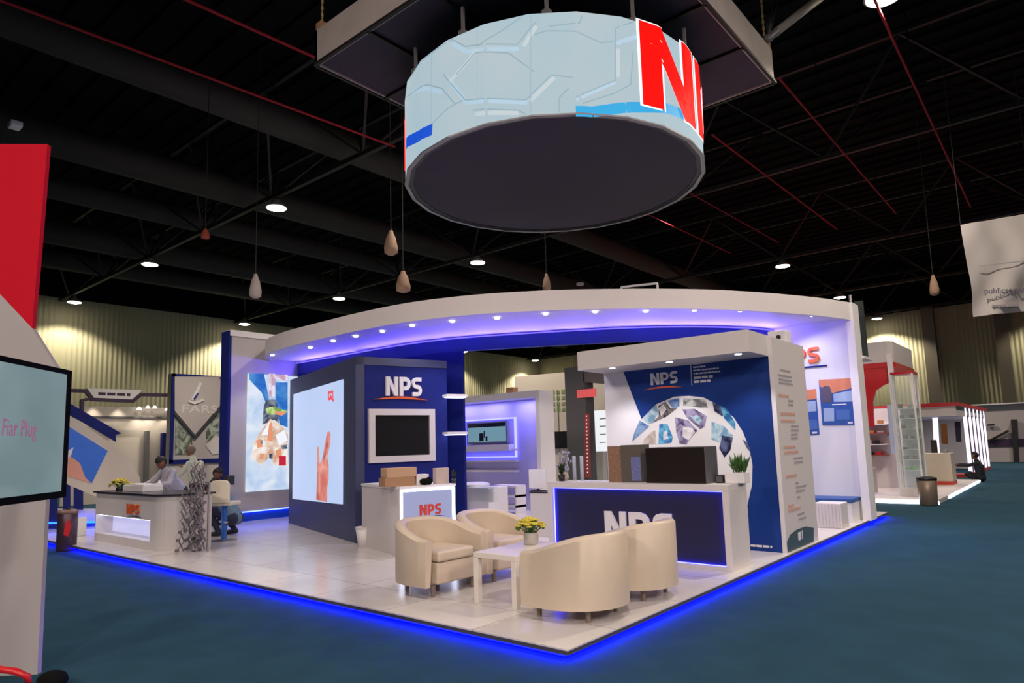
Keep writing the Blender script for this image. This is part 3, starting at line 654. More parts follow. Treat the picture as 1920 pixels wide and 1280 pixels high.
dashes(pt, f, [(u, v+.0, .26, .036), (u, v+.06, .30, .036), (u, v+.13, .42, .022), (u, v+.18, .40, .022), (u, v+.23, .2, .022), (u, v+.28, .2, .022)], WHITE2, d0=.006, d=.010)
u, v = f.px(1408, 1024); dashes(pt, f, [(u, v, .30, .03)], WHITE2, d0=.006, d=.010)
for px, py in ((1145, 690), (1255, 679), (1383, 664)):
    p = G(px, py, zb_-.004); d = MB().lathe([(.0, -.006), (.045, -.006), (.045, .002)], (p.x, min(max(p.y, 4.6), 5.1), zb_), 14).build('downlight', DOWN, pt)
    light('portal_spot', 'SPOT', (p.x, min(max(p.y, 4.6), 5.0), zb_-.03), SPOT_W*.8, (.95, .92, 1), (p.x, 5.1, 0), parent=pt, spot_size=1.7, spot_blend=.8, shadow_soft_size=.04)
# print on the side column
f = Frame((-.04, WY, 0), (0, 1, 0))
GP = mat('grey_print', (.36, .34, .38), .6); PK = mat('pale_red_print', (.62, .35, .29), .6)
Zc = lambda x, y: (1430+x/3.123, 640+y/3.123)
rg = []; rr = []
for (x, y, w) in ((100, 170, 60), (88, 200, 80), (92, 225, 75), (95, 245, 80), (150, 352, 30), (150, 375, 30), (165, 500, 45), (165, 525, 45), (165, 550, 40), (165, 572, 40), (180, 690, 55), (185, 715, 50), (190, 835, 20), (195, 860, 60), (195, 885, 50), (200, 920, 20), (205, 1020, 40), (210, 1048, 45)):
    a = f.px(*Zc(x, y)); b_ = f.px(*Zc(x+w, y)); rg.append((a[0], a[1], b_[0]-a[0], .028))
for (x, y, w) in ((92, 322, 60), (105, 430, 85), (108, 472, 85), (122, 628, 70), (125, 660, 82), (135, 800, 65), (148, 975, 35), (150, 1000, 75)):
    a = f.px(*Zc(x, y)); b_ = f.px(*Zc(x+w, y)); rr.append((a[0], a[1], b_[0]-a[0], .04))
dashes(pt, f, rg, GP); dashes(pt, f, rr, PK)
arc = [Zc(128, 1245), Zc(128, 1180), Zc(160, 1130), Zc(200, 1100), Zc(250, 1082), Zc(298, 1090), Zc(300, 1200)]
MB().prism([(max(.0, min(1.4, a)), max(PZ+.01, b_)) for a, b_ in f.pp(arc)], f, .001, .004).build('grey_corner_print', mat('slate_print', (.06, .10, .12), .5), pt)
a = f.px(*Zc(208, 1165)); MB().prism(rq(a[0], a[0]+.12, a[1], a[1]+.11), f, .004, .007).prism(rq(a[0]+.17, a[0]+.2, a[1], a[1]+.12), f, .004, .007).build('small_logo', WHITE2, pt)
# little white projector on top
p = G(1462, 644, zt_); p.x = min(p.x, -.30)
t = thing('projector', 'small white projector box standing on top of the globe portal', 'projector', (p.x, p.y, zt_))
o = MB().box(p.x-.14, p.x+.14, p.y, p.y+.26, zt_, zt_+.21).build('casing', WHITE2, t, bevel=.015)
MB().tube([(p.x+.03, p.y, zt_+.10), (p.x+.03, p.y-.025, zt_+.10)], .035, 12).build('lens', BLACK, o)

# ================================================================== CURVED CANOPY
ZT, ZS = 4.2, 3.86
outer = [(-11.72, 4.2), (-11.1, 3.78), (-10.4, 3.49), (-9.4, 3.33), (-8.2, 3.28), (-7.0, 3.26), (-5.91, 3.32), (-5.1, 3.50), (-4.3, 3.82), (-3.55, 4.28), (-2.86, 4.84), (-2.03, 5.67), (-1.45, 6.38), (-1.02, 7.05), (-.60, 7.85), (-.25, 8.65), (0.0, 9.4), (.03, 9.62)]
inner = [(-11.72, 5.02), (-11.1, 5.03), (-10.4, 5.04), (-9.6, 5.05), (-8.5, 5.04), (-7.6, 5.08), (-6.9, 5.2), (-6.3, 5.38), (-5.65, 5.68), (-4.95, 6.05), (-4.2, 6.47), (-3.4, 6.98), (-2.9, 7.4), (-2.4, 7.95), (-2.0, 8.5), (-1.7, 9.05), (-1.55, 9.45), (-1.5, 9.62)]
cn = thing('curved_canopy', 'sweeping white curved canopy with violet lit soffit and downlights over the stand', 'canopy', (-6, 5, ZS))
def strip(mb, A, B, z0, z1):                # vertical-ish band between poly A and B
    n = len(A); vs = [(x, y, z0) for x, y in A]+[(x, y, z1) for x, y in A]+[(x, y, z0) for x, y in B]+[(x, y, z1) for x, y in B]
    fs = []
    for i in range(n-1): fs += [(i, i+1, n+i+1, n+i), (2*n+i+1, 2*n+i, 3*n+i, 3*n+i+1), (n+i, n+i+1, 3*n+i+1, 3*n+i), (i+1, i, 2*n+i, 2*n+i+1)]
    fs += [(0, n, 3*n, 2*n), (n-1, 3*n-1, 4*n-1, 2*n-1)]
    return mb.add(vs, fs)
def smooth_path(P, k=4):
    out = []
    for i in range(len(P)-1):
        p0 = Vector(P[max(i-1, 0)]); p1 = Vector(P[i]); p2 = Vector(P[i+1]); p3 = Vector(P[min(i+2, len(P)-1)])
        for j in range(k):
            t = j/k; out.append(tuple(.5*((2*p1)+(p2-p0)*t+(2*p0-5*p1+4*p2-p3)*t*t+(3*p1-p0-3*p2+p3)*t*t*t)))
    out.append(tuple(P[-1])); return out
oo, ii = smooth_path(outer), smooth_path(inner)
def off(P, d):
    r = []
    for i, p in enumerate(P):
        a = Vector(P[max(i-1, 0)]); b = Vector(P[min(i+1, len(P)-1)]); t = (b-a).normalized(); r.append((p[0]-t.y*d, p[1]+t.x*d))
    return r
strip(MB(), oo, off(oo, .10), ZS-.0, ZT).build('front_fascia', WHITE, cn)
sof = strip(MB(), off(oo, .10), ii, ZS+.04, ZS+.08).build('soffit', mat('white_soffit_paint', (.70, .68, .74), .6), cn)
strip(MB(), ii, off(ii, .12), 3.60, ZS+.10).build('inner_beam', mat('deep_blue_beam', (.012, .03, .26), .5), cn)
strip(MB(), off(ii, -.05), off(ii, -.02), ZS-.005, ZS+.02).build('led_strip', mat('canopy_violet_led', (.1, .05, 1), .5, emit=1.1, ecol=(.22, .16, 1)), cn)
# violet cove light on the soffit: LED line fixed along the inner beam, shining outwards and up
for k in range(4, len(ii)-4, 4):
    p = Vector((*off(ii, -.06)[k], ZS-.16)); q = Vector((*oo[min(k, len(oo)-1)], ZS+.1)); 
    light('cove_light', 'AREA', p, 12, (.15, .10, 1), (q.x*.7+p.x*.3, q.y*.7+p.y*.3, ZS+.1), parent=cn, shape='RECTANGLE', size=.8, size_y=.05)
lpx = [(545, 655), (582, 652), (625, 640), (667, 631), (717, 622), (773, 611), (848, 603), (932, 597), (1023, 589), (1116, 585), (1211, 584), (1302, 582), (1388, 583), (1463, 585), (1523, 592)]
for k, (px, py) in enumerate(lpx):
    p = G(px, py, ZS+.02)
    if k == 0: p = Vector((-10.9, 3.85, 0))
    MB().lathe([(.0, -.01), (.032, -.01), (.04, .0), (.04, .03)], (p.x, p.y, ZS+.02), 14).build('downlight', DOWN, sof)
    light('canopy_spot', 'SPOT', (p.x, p.y, ZS-.02), SPOT_W, (.86, .84, 1), (p.x, p.y, 0), parent=cn, spot_size=1.9, spot_blend=.7, shadow_soft_size=.04)

# navy back wall following the inner edge, left part
bw = thing('navy_back_wall', 'tall deep blue curved back wall under the left half of the canopy', 'display wall', (-9, 5.1, PZ))
wl = [p for p in ii if p[0] < -6.3]+[(-6.28, 5.40)]
strip(MB(), wl, off(wl, .12), PZ, 3.6).build('wall_panel', NAVY, bw)

# ================================================================== ROCKET PILLAR
rp = thing('picture_pillar', 'tall off-white pillar wall at the far left of the canopy with lit rocket picture', 'display wall', (-11.9, 4.3, PZ))
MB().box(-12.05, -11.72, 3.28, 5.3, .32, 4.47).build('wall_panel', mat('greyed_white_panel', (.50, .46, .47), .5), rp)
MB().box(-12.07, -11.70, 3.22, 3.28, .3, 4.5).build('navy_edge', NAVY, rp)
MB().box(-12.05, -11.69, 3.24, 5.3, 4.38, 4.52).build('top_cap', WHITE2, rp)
MB().box(-12.0, -11.75, 3.32, 5.3, PZ, .32).build('plinth', mat('glossy_blue_plinth', (.01, .07, .5), .3), rp)
MB().box(-11.74, -11.715, 3.3, 5.3, .30, .325).build('led_strip', mat('plinth_led', (0, .1, 1), .5, emit=8, ecol=(.08, .12, 1)), rp)
f = Frame((-11.72, 3.2, 0), (0, 1, 0))
Zr = lambda L: [(430+x/4.13, 680+y/4.13) for x, y in L]
def scr(name, c, e=1.): return mat(name, tuple(v*.12 for v in c), .7, emit=e, ecol=c, spec=.1)
u0, v1 = f.px(464, 700); _, v0 = f.px(464, 922)
lb = MB().prism(rq(u0, 1.95, v0, v1), f, 0, .03).build('lightbox', mottled('picture_cloud_white', (.42, .58, .82), (.74, .80, .90), 1.6, 1., .38, .6), rp)
PL = lambda L, m, nm, d: MB().prism(f.pp(Zr(L)), f, d, d+.003).build(nm, m, lb)
SB = mottled('picture_sky_blue', (.012, .13, .50), (.10, .34, .68), 3., 1., .4, .75); SC_ = mottled('picture_smoke_cream', (.62, .36, .24), (.84, .72, .62), 3.2, 1., .36, .52, (.92, .88, .86)); SO = scr('picture_orange', (.75, .30, .16)); SK = mottled('picture_dark', (.03, .04, .09), (.22, .26, .30), 5., 1.); SP = mottled('picture_pink_grey', (.55, .34, .44), (.80, .74, .84), 5., 1.); SG = mottled('picture_green', (.22, .36, .08), (.52, .70, .24), 6., 1.); SRD = scr('picture_crimson', (.55, .02, .05)); SWW = scr('picture_white', (.85, .88, .95))
PL([(148, 84), (262, 84), (300, 270), (285, 330), (245, 230), (190, 175), (150, 130)], SB, 'sky_patch', .030)
PL([(352, 152), (446, 152), (446, 500), (385, 478), (352, 260)], SB, 'sky_patch', .030)
PL([(300, 86), (352, 86), (346, 265), (302, 262)], SP, 'rocket_body', .034); PL([(352, 92), (446, 92), (446, 140), (354, 130)], SP, 'gantry_arm', .034)
PL([(285, 285), (350, 285), (372, 350), (380, 470), (340, 440), (250, 480), (262, 330)], SK, 'rocket_engine', .033)
PL([(275, 352), (330, 338), (400, 362), (446, 372), (420, 402), (290, 400)], SG, 'green_band', .037); PL([(352, 375), (440, 382), (400, 410), (340, 396)], SO, 'orange_band', .039)
PL([(180, 620), (230, 540), (310, 432), (390, 480), (446, 540), (446, 800), (340, 795), (310, 720), (245, 795), (160, 735)], SC_, 'smoke_cloud', .036)
PL([(240, 560), (300, 460), (330, 520), (300, 560)], SWW, 'smoke_highlight', .040); PL([(350, 560), (420, 520), (446, 600), (380, 640)], SWW, 'smoke_highlight', .040)
PL([(300, 480), (318, 455), (326, 480), (325, 610), (285, 600)], SO, 'flame', .042); PL([(200, 600), (240, 590), (250, 650), (210, 660)], SO, 'flame', .042); PL([(350, 680), (390, 660), (400, 720), (360, 740)], SO, 'flame', .042)
PL([(375, 722), (430, 722), (430, 795), (375, 795)], SRD, 'red_patch', .045); PL([(232, 600), (250, 598), (252, 625), (236, 628)], SK, 'dark_spot', .045); PL([(300, 705), (330, 700), (325, 745), (302, 740)], SK, 'dark_spot', .045); PL([(230, 700), (262, 705), (255, 745), (225, 750)], SO, 'dark_spot', .045); PL([(390, 640), (440, 630), (440, 665), (400, 670)], SK, 'dark_spot', .045)

# ================================================================== LED WALL BOX
A = Vector((-6.38, 2.79, PZ)); dl = Vector((-.957, .291, 0)).normalized(); dr = Vector((.291, .957, 0)).normalized()
lw = thing('led_wall_box', 'navy box wall with big lit hand screen on its left face', 'display wall', A)
Lr = 4.22; Wd = 1.78; HT = 3.28
f = Frame(A, dl*-1)            # left face, u towards the right (negative going left)
P0 = A; P1 = A+dl*Lr; P2 = P1+dr*.55; P3 = A+dr*Wd; P3b = P3+dl*.9
MB().poly3([(p.x, p.y, PZ) for p in (P0, P1, P2, P3+dl*1.6, P3)], (0, 0, HT-PZ)).build('wall_core', NAVYG, lw, bevel=.004)
fl = Frame(A, -dl); ff = Frame(A, dr)
fpn = MB().prism(rq(.0, Wd, 0, HT-PZ-.12), ff, 0, .012).build('front_panel', NAVY, lw)
MB().prism(rq(.0, .16, 0, HT-PZ), ff, 0.012, .03).prism(rq(0, Wd, HT-PZ-.14, HT-PZ), ff, .012, .03).build('frame_edge', NAVYG, lw)
q = fl.pp([(552, 739), (644, 711), (643, 945), (550, 935)])
SH = mat('hand_screen_glow', (.1, .1, .15), .5, emit=1, ecol=(.46, .56, .86))
nt = SH.node_tree; b = nt.nodes['Principled BSDF']; tc = nt.nodes.new('ShaderNodeTexCoord'); gr = nt.nodes.new('ShaderNodeTexNoise'); gr.inputs['Scale'].default_value = .5
mx = nt.nodes.new('ShaderNodeMix'); mx.data_type = 'RGBA'; mx.inputs[6].default_value = (.36, .56, .80, 1); mx.inputs[7].default_value = (.60, .62, .90, 1)
nt.links.new(tc.outputs['Object'], gr.inputs[0]); nt.links.new(gr.outputs[0], mx.inputs[0]); nt.links.new(mx.outputs[2], b.inputs['Emission Color'])
scn = MB().prism(q, fl, 0, .02).build('screen', SH, lw)
Hd = [(680, 1058), (690, 840), (686, 655), (700, 645), (708, 785), (730, 735), (765, 540), (780, 530), (792, 545), (790, 620), (768, 725), (778, 790), (778, 900), (768, 960), (765, 1078)]
HS = mottled('hand_print_salmon', (.62, .16, .12), (.80, .36, .30), 3., 1., .35, .65); HD2 = mottled('hand_print_shadow', (.34, .07, .06), (.60, .18, .14), 6., 1.)
MB().prism(fl.pp(Zr(Hd)), fl, .02, .023).build('hand_picture', HS, scn)
MB().prism(fl.pp(Zr([(735, 735), (768, 560), (775, 640), (752, 730), (742, 800)])), fl, .023, .025).prism(fl.pp(Zr([(688, 860), (698, 820), (700, 1060), (684, 1060)])), fl, .023, .025).build('hand_shadow', HD2, scn)
q = fl.px(618, 748); rx = MB(); 
for a, b_ in (((0, 0), (.25, .0)), ((.25, 0), (.25, .12)), ((.25, .12), (0, .12)), ((0, .12), (0, .0)), ((.1, .06), (.3, -.05))): rx.ribbon([(q[0]+a[0], q[1]+a[1]), (q[0]+b_[0], q[1]+b_[1])], .05, fl, .02, .024)
rx.build('red_logo', scr('red_logo_glow', (.8, .10, .12)), scn)
# NPS sign on the front
u0, v0 = ff.px(722, 742); u1, _ = ff.px(789, 742); hh = ff.px(722, 706)[1]-v0
nps(fpn, ff, u0, v0, hh, WHITE2, .05, .012, sx=(u1-u0)/(hh*2.52))
a, va = ff.px(698, 748); c, _ = ff.px(800, 748)
swoosh(fpn, ff, a, c, va-.01, .055, ORANGE, .012, .03)
# framed TV
tv = thing('wall_tv', 'dark television in a thick white frame on the navy wall under the letters', 'television', ff.at(.9, 1.8, .02))
Q = ff.pp([(689, 868), (813, 863), (813, 768), (689, 766)]); ua, ub = Q[0][0], Q[1][0]; va, vb = (Q[0][1]+Q[1][1])/2, (Q[2][1]+Q[3][1])/2
mb = MB(); w = .11
for r_ in (rq(ua, ub, va, va+w), rq(ua, ub, vb-w, vb), rq(ua, ua+w, va+w, vb-w), rq(ub-w, ub, va+w, vb-w)): mb.prism(r_, ff, .012, .09)
mb.build('frame', WHITE, tv); MB().prism(rq(ua+w, ub-w, va+w, vb-w), ff, .012, .05).build('screen', SCR, tv)
# short white shelves beside the TV
for i, y in enumerate((745, 815)):
    u, v = ff.px(829, y); 
    t = thing('wall_shelf', ['upper short glowing white shelf at the right edge of the navy wall', 'lower short glowing white shelf at the right edge of the navy wall'][i], 'shelf', ff.at(u, v, .1), 'short shelves')
    MB().prism(rq(u, u+.42, v, v+.05), ff, .012, .22).build('board', WHITE2, t); MB().prism(rq(u+.02, u+.40, v-.012, v), ff, .05, .2).build('led_strip', LEDW, t)
# white tapered waste pot
P = G(682, 1024)
t = thing('waste_pot', 'white tapered waste pot on the floor at the navy wall corner', 'bin', P)
MB().lathe([(.085, 0), (.135, .31), (.125, .31), (.08, .02)], P, 22).build('body', WHITE2, t, smooth=True); MB().lathe([(.14, .295), (.14, .315), (.128, .315), (.128, .295)], P, 22, False).build('rim', WHITE, t)

# ================================================================== MIDDLE COUNTER
B0 = Vector((-6.02, 2.66, PZ)); e1 = dl*-1
def solve_u(fr, px, py=950): return fr.px(px, py)[0]
fA = Frame(B0, e1); wA = solve_u(fA, 750); K = fA.at(wA, 0)
fB = Frame(K, dr); wB = solve_u(fB, 852); zc = Hh(B0, 906)
mc = thing('promotion_counter', 'white counter with glowing bordered panel and red letters behind the left chair', 'counter', K)
P4 = K+dr*wB; P5 = P4-e1*wA
MB().poly3([B0, K, P4, P5], (0, 0, zc-PZ-.04)).build('body', WHITE, mc)
MB().poly3([B0+Vector((-.01, -.01, zc-PZ-.04)), K+Vector((.02, -.02, zc-PZ-.04)), P4+Vector((.02, .02, zc-PZ-.04)), P5+Vector((-.01, .01, zc-PZ-.04))], (0, 0, .04)).build('counter_top', WHITE2, mc)
h0 = zc-PZ-.05
MB().prism(rq(.03, wB-.03, .12, h0-.01), fB, 0, .012).build('light_panel', scr('soft_lit_panel', (.36, .38, .60), .85), mc)
lpn = [c_ for c_ in mc.children if c_.name.startswith('light_panel')][0]
mb = MB()
for r_ in (rq(.0, wB, h0-.03, h0), rq(0, .03, .1, h0-.03), rq(wB-.045, wB, .1, h0-.03), rq(0.03, wB-.045, .1, .12)): mb.prism(r_, fB, .0, .03)
mb.build('led_border', LEDW, mc)
u0, v0 = fB.px(786, 966); u1, _ = fB.px(826, 966); hh = fB.px(786, 946)[1]-v0
nps(lpn, fB, u0, v0, hh, RED2, .02, .012, sx=(u1-u0)/(hh*2.52)); swoosh(lpn, fB, u0+.1, u1+.08, v0-.04, .02, NAVY, .012, .01)
# on it: cartons, bag, tape, plant
fT = Frame(B0+Vector((0, 0, zc-PZ)), e1, dr)   # plan coords on the counter top
def cbox(name, lab, cat, pxa, pxb, pya, back, h, m, part='carton', dep=.3):
    # box standing on the counter: pixel range along the right face direction, 'back' metres from the front edge
    fb = Frame(K+Vector((0, 0, 0))-fB.n*back, dr)
    a = solve_u(fb, pxa, 890); b_ = solve_u(fb, pxb, 890)
    p = [fb.at(a, zc-PZ, 0), fb.at(b_, zc-PZ, 0), fb.at(b_, zc-PZ, -dep), fb.at(a, zc-PZ, -dep)]
    t = thing(name, lab, cat, p[0]); MB().poly3(p, (0, 0, h)).build(part, m, t, bevel=.004); return t, p, fb, a, b_
t, p, fb, a, b_ = cbox('carton', 'lower flat cardboard carton on the glowing counter', 'box', 722, 778, 890, .10, .13, CARD, dep=.25)
MB().poly3([q+Vector((0, 0, .13)) for q in (p[0].lerp(p[1], .45), p[0].lerp(p[1], .55), p[3].lerp(p[2], .55), p[3].lerp(p[2], .45))], (0, 0, .002)).build('tape', mat('tan_tape', (.5, .35, .2), .4), t)
t = thing('carton', 'upper cardboard carton stacked on another on the glowing counter', 'box', p[0]+Vector((0, 0, .132)))
MB().poly3([q+Vector((0, 0, .132))+dr*(.03) for q in p], (0, 0, .14)).build('carton', mat('tan_cardboard', (.50, .32, .20), .8, noise=.1), t, bevel=.004)
t, p, *_ = cbox('paper_stack', 'loose stack of white papers beside the cartons on the glowing counter', 'papers', 781, 804, 890, .12, .16, WHITE2, 'sheets', .2)
t = thing('crumpled_bag', 'crumpled black bag in front of the papers on the glowing counter', 'bag', (p[0]+p[1])/2)
pp_ = (p[0]+p[1])/2+fB.n*.06
MB().ball(pp_+Vector((0, 0, .05)), .11, .05, .05).ball(pp_+Vector((.03, .06, .06)), .07, .04, .06).build('bag_body', BLACKM, t, smooth=True)
t, p, *_ = cbox('product_box', 'upright beige printed box at the right end of the glowing counter', 'box', 818, 842, 890, .12, .24, mat('beige_print_box', (.52, .42, .38), .6, noise=.15, nscale=12), dep=.12)
orchid(tuple(Vector(p[1])+dr*.06+fB.n*.04), 'small dark plant at the far right corner of the glowing counter', .75)

# ================================================================== BEHIND : lit glass room
gr_ = thing('lit_meeting_booth', 'white framed booth wall glowing violet, with ledges, seen between the navy wall and the portal', 'display wall', (-8, 8.1, PZ))
Y0 = 8.1
LAV = mat('lavender_wall_paint', (.52, .50, .80), .45)
xa = -9.9; xb = PYp(1018, 850, Y0).x; zt2 = 2.93
MB().box(xa, xb, Y0+.35, Y0+.45, PZ, zt2-.1).build('wall_panel', LAV, gr_)
MB().box(xa, xb+.02, Y0-.1, Y0+.45, zt2-.16, zt2).build('top_beam', WHITE2, gr_); MB().box(xb-.10, xb+.02, Y0-.1, Y0+.45, PZ, zt2-.16).build('side_post', WHITE2, gr_)
f = Frame((xa, Y0+.35, 0), (1, 0, 0))
mb = MB()
q = f.pp([(872, 782), (968, 782), (968, 858), (872, 858)]); ua, va = q[3]; ub, vb = q[1]
for r_ in (rq(ua, ub, vb-.03, vb), rq(ub-.04, ub, va, vb), rq(ua, ub, va, va+.02), rq(ua, ua+.03, va+.3, vb)): mb.prism(r_, f, .0, .05)
mb.build('led_frame', LEDV, gr_)
mb = MB()
for y in (846, 866, 884): v = f.px(900, y)[1]; mb.prism(rq(.2, ub+.05, v, v+.05), f, 0, .12)
v = f.px(900, 845)[1]; mb.prism(rq(.2, ub-.1, v, v+.15), f, 0, .2)
mb.build('ledge', WHITE2, gr_)
for xx in (xa+.8, (xa+xb)/2, xb-.6):
    light('booth_violet_light', 'AREA', (xx, Y0+.12, zt2-.2), 16, (.20, .18, 1), (xx, Y0+.3, 0), parent=gr_, shape='RECTANGLE', size=.8, size_y=.08)
t = thing('wall_tv', 'small lit television with teal picture on the violet booth wall', 'television', (-8, Y0+.2, 2))
q = f.pp([(883, 791), (953, 791), (953, 829), (883, 829)]); ua, va = q[3]; ub2, vb = q[1]
MB().prism(rq(ua-.04, ub2+.04, va-.04, vb+.04), f, .02, .10).build('casing', MGREY, t); MB().prism(rq(ua, ub2, va, vb), f, .10, .105).build('screen', scr('teal_screen', (.16, .30, .36), .9), t)
MB().prism(rq(ua, ub2, vb-.1, vb), f, .105, .108).build('dark_bar', SCR, t); MB().prism(rq(ua+.4, ua+.55, va+.02, va+.22), f, .105, .108).prism(rq(ua+.62, ua+.68, va+.02, va+.14), f, .105, .108).prism(rq(ua+.56, ua+.60, va+.1, va+.28), f, .105, .108).build('picture_figures', SCR, t)
p = PYp(955, 732, 8.1); t = thing('parcel', 'small brown parcel lying on top of the violet booth beam', 'box', (p.x, 8.2, zt2)); MB().box(p.x-.11, p.x+.11, 8.1, 8.3, zt2, zt2+.14).build('carton', CARD, t, bevel=.01); MB().box(p.x-.112, p.x+.112, 8.18, 8.22, zt2+.139, zt2+.142).build('tape', mat('tan_tape', (.5, .35, .2), .4), t)
# white seating blocks in front of it
t = thing('reception_desk', 'low white desk with rounded cover in front of the violet booth', 'desk', (-7.2, 6.9, PZ))
p = PYp(858, 912, 6.9); p2 = PYp(925, 912, 6.9); z1 = p.z
MB().box(p.x, p2.x, 6.9, 7.4, PZ, z1).build('body', WHITE2, t, bevel=.02)
pb = PYp(895, 905, 7.2); MB().lathe([(.34, 0), (.33, .05), (.22, .09), (.02, .10)], (pb.x-.05, 7.2, z1), 20).build('domed_cover', mat('white_plastic_cover', (.7, .7, .78), .3), t, smooth=True)
t = thing('glass_display_case', 'small glass display case beside the low white desk', 'display case', (p2.x, 6.9, PZ))
pa = PYp(885, 940, 6.7); pb = PYp(925, 940, 6.7); MB().box(pa.x, pb.x, 6.55, 6.85, .45, z1-.0).build('glass_box', GLASS, t); MB().box(pa.x, pb.x, 6.55, 6.85, PZ, .45).build('base', WHITE2, t)
MB().box(pa.x-.01, pb.x+.01, 6.54, 6.86, z1, z1+.02).build('lid', mat('pale_green_glass', (.6, .68, .66), .15), t)
t = thing('low_shelf_unit', 'low white shelf unit with blue grey shadow gaps before the violet booth', 'shelf', (-7, 7.7, PZ))
pa = PYp(926, 930, 7.6); pb = PYp(968, 930, 7.6)
for zz in (.25, .48, .70): MB().box(pa.x, pb.x, 7.6, 7.95, zz, zz+.05).build('shelf_board', WHITE2, t)
MB().box(pa.x, pa.x+.04, 7.6, 7.95, PZ, .7).build('side_board', WHITE2, t); MB().box(pb.x-.04, pb.x, 7.6, 7.95, PZ, .7).build('side_board', WHITE2, t)
# white cabinet left behind the navy counter, with small display
pa = PYp(994, 930, 4.9); pb = PYp(1052, 930, 4.9); z1 = PYp(1010, 924, 4.9).z
t = thing('side_cabinet', 'plain white cabinet standing behind the left end of the navy counter', 'cabinet', (pa.x+.3, 5.1, PZ))
MB().box(pa.x, pb.x, 4.9, 5.3, PZ, z1).build('body', WHITE, t, bevel=.006); MB().box(pa.x-.01, pb.x+.01, 4.89, 5.31, z1, z1+.02).build('dark_top', BLACK, t)
pa = PYp(992, 915, 5.05); pb = PYp(1022, 880, 5.05); z2 = pb.z
t = thing('desktop_display', 'small white square display on the white cabinet beside the orchid', 'display', (pa.x, 5.05, z1+.02))
MB().box(pa.x, pb.x, 5.05, 5.10, z1+.06, z2).build('white_panel', WHITE2, t, bevel=.005); MB().box(pa.x+.06, pb.x-.06, 5.02, 5.14, z1+.02, z1+.035).build('foot', BLACK, t); MB().box((pa.x+pb.x)/2-.02, (pa.x+pb.x)/2+.02, 5.06, 5.09, z1+.035, z1+.08).build('neck', BLACK, t)

# ================================================================== RIGHT END WALL
rw = thing('poster_wall', 'white end wall at the right of the canopy with orange letters', 'display wall', (-.9, 9.8, PZ))
MB().box(-2.6, .03, 9.62, 9.95, PZ, ZT).build('wall_panel', WHITE2, rw)
MB().box(-.07, .07, 9.52, 9.98, PZ, ZT).build('edge_post', WHITE2, rw)
f = Frame((-2.6, 9.62, 0), (1, 0, 0))
uS, vS = f.px(1516, 681); uE, _ = f.px(1538, 681); hh = f.px(1516, 652)[1]-vS; s_ = (uE-uS)/(.72*hh)
nps(rw, f, uE-hh*s_*2.52, vS, hh, ORANGE, .05, 0, sx=s_); MB().prism(rq(uE-hh*s_*2.7, uE+.12, vS-.09, vS-.06), f, 0, .03).build('underline', NAVY, rw)
light('wall_washer', 'SPOT', (-.9, 8.9, 3.8), 30, (.80, .84, 1), (-.6, 9.62, 2.6), parent=rw, spot_size=1.8, spot_blend=.9, shadow_soft_size=.05)
light('wall_washer', 'SPOT', (-.9, 8.6, 3.8), 30, (.62, .66, 1), (-.6, 9.62, .8), parent=rw, spot_size=1.6, spot_blend=.9, shadow_soft_size=.05)
OP = mat('orange_poster_print', (.66, .22, .10), .5, noise=.15, nscale=6); BP = mat('blue_poster_print', (.02, .09, .34), .5, noise=.2, nscale=6); LBP = mat('light_blue_poster_print', (.36, .47, .66), .5)
Zp = lambda L: [(1500+x/7.114, 640+y/7.114) for x, y in L]
def poster(lab, back, parts, c):
    t = thing('poster', lab, 'poster', f.at(*f.px(*c), .01), 'posters on the end wall')
    MB().prism(f.pp(Zp(back)), f, 0, .012).build('sheet', BP, t)
    for nm, m, L in parts: MB().prism(f.pp(Zp(L)), f, .012, .016+.001*random.random()).build(nm, m, t)
    return t
poster('larger blue and orange poster with a portrait on the right end wall', [(250, 512), (692, 488), (738, 1112), (302, 1118)],
       [('orange_field', OP, [(250, 512), (692, 488), (700, 620), (540, 660), (440, 690), (270, 600)]), ('portrait', mat('portrait_print', (.10, .08, .12), .6), [(275, 640), (330, 590), (400, 600), (430, 700), (420, 820), (290, 810)]),
        ('face', mat('face_print', (.42, .26, .22), .6), [(330, 650), (385, 640), (395, 740), (345, 760)]), ('light_box', LBP, [(445, 700), (700, 650), (705, 800), (455, 806)]), ('light_box', LBP, [(315, 890), (455, 890), (458, 1062), (322, 1066)]),
        ('text_block', mat('muted_blue_text', (.06, .15, .42), .6), [(485, 910), (665, 905), (675, 1040), (490, 1045)]), ('small_logo', WHITE2, [(640, 1070), (705, 1068), (706, 1094), (642, 1096)]), ('headline', WHITE2, [(430, 835), (620, 828), (621, 842), (431, 850)])], (1570, 750))
poster('smaller narrow blue and orange poster left of the portrait poster', [(55, 650), (212, 632), (262, 1240), (108, 1252)],
       [('orange_field', OP, [(55, 650), (212, 632), (222, 765), (80, 785)]), ('light_box', LBP, [(80, 805), (210, 790), (222, 930), (92, 942)]), ('text_block', mat('muted_blue_text', (.06, .15, .42), .6), [(90, 1050), (225, 1035), (240, 1170), (105, 1180)]),
        ('small_logo', WHITE2, [(165, 1205), (230, 1200), (232, 1225), (168, 1230)])], (1520, 770))
bn = thing('wall_bench', 'white bench with blue seat pad along the right end wall', 'bench', (-1.3, 9.2, PZ))
MB().box(-2.5, -.12, 9.0, 9.62, PZ, .46).build('bench_box', WHITE2, bn); MB().box(-2.5, -.10, 8.97, 9.62, .46, .53).build('seat_pad', mat('blue_seat_pad', (.02, .08, .30), .6), bn, bevel=.01)
MB().box(-1.55, -.72, 8.6, 8.98, .36, .44).build('lower_seat_pad', mat('blue_seat_pad', (.02, .08, .30), .6), bn, bevel=.01); MB().box(-1.55, -.75, 8.62, 8.98, PZ, .36).build('lower_box', WHITE2, bn)
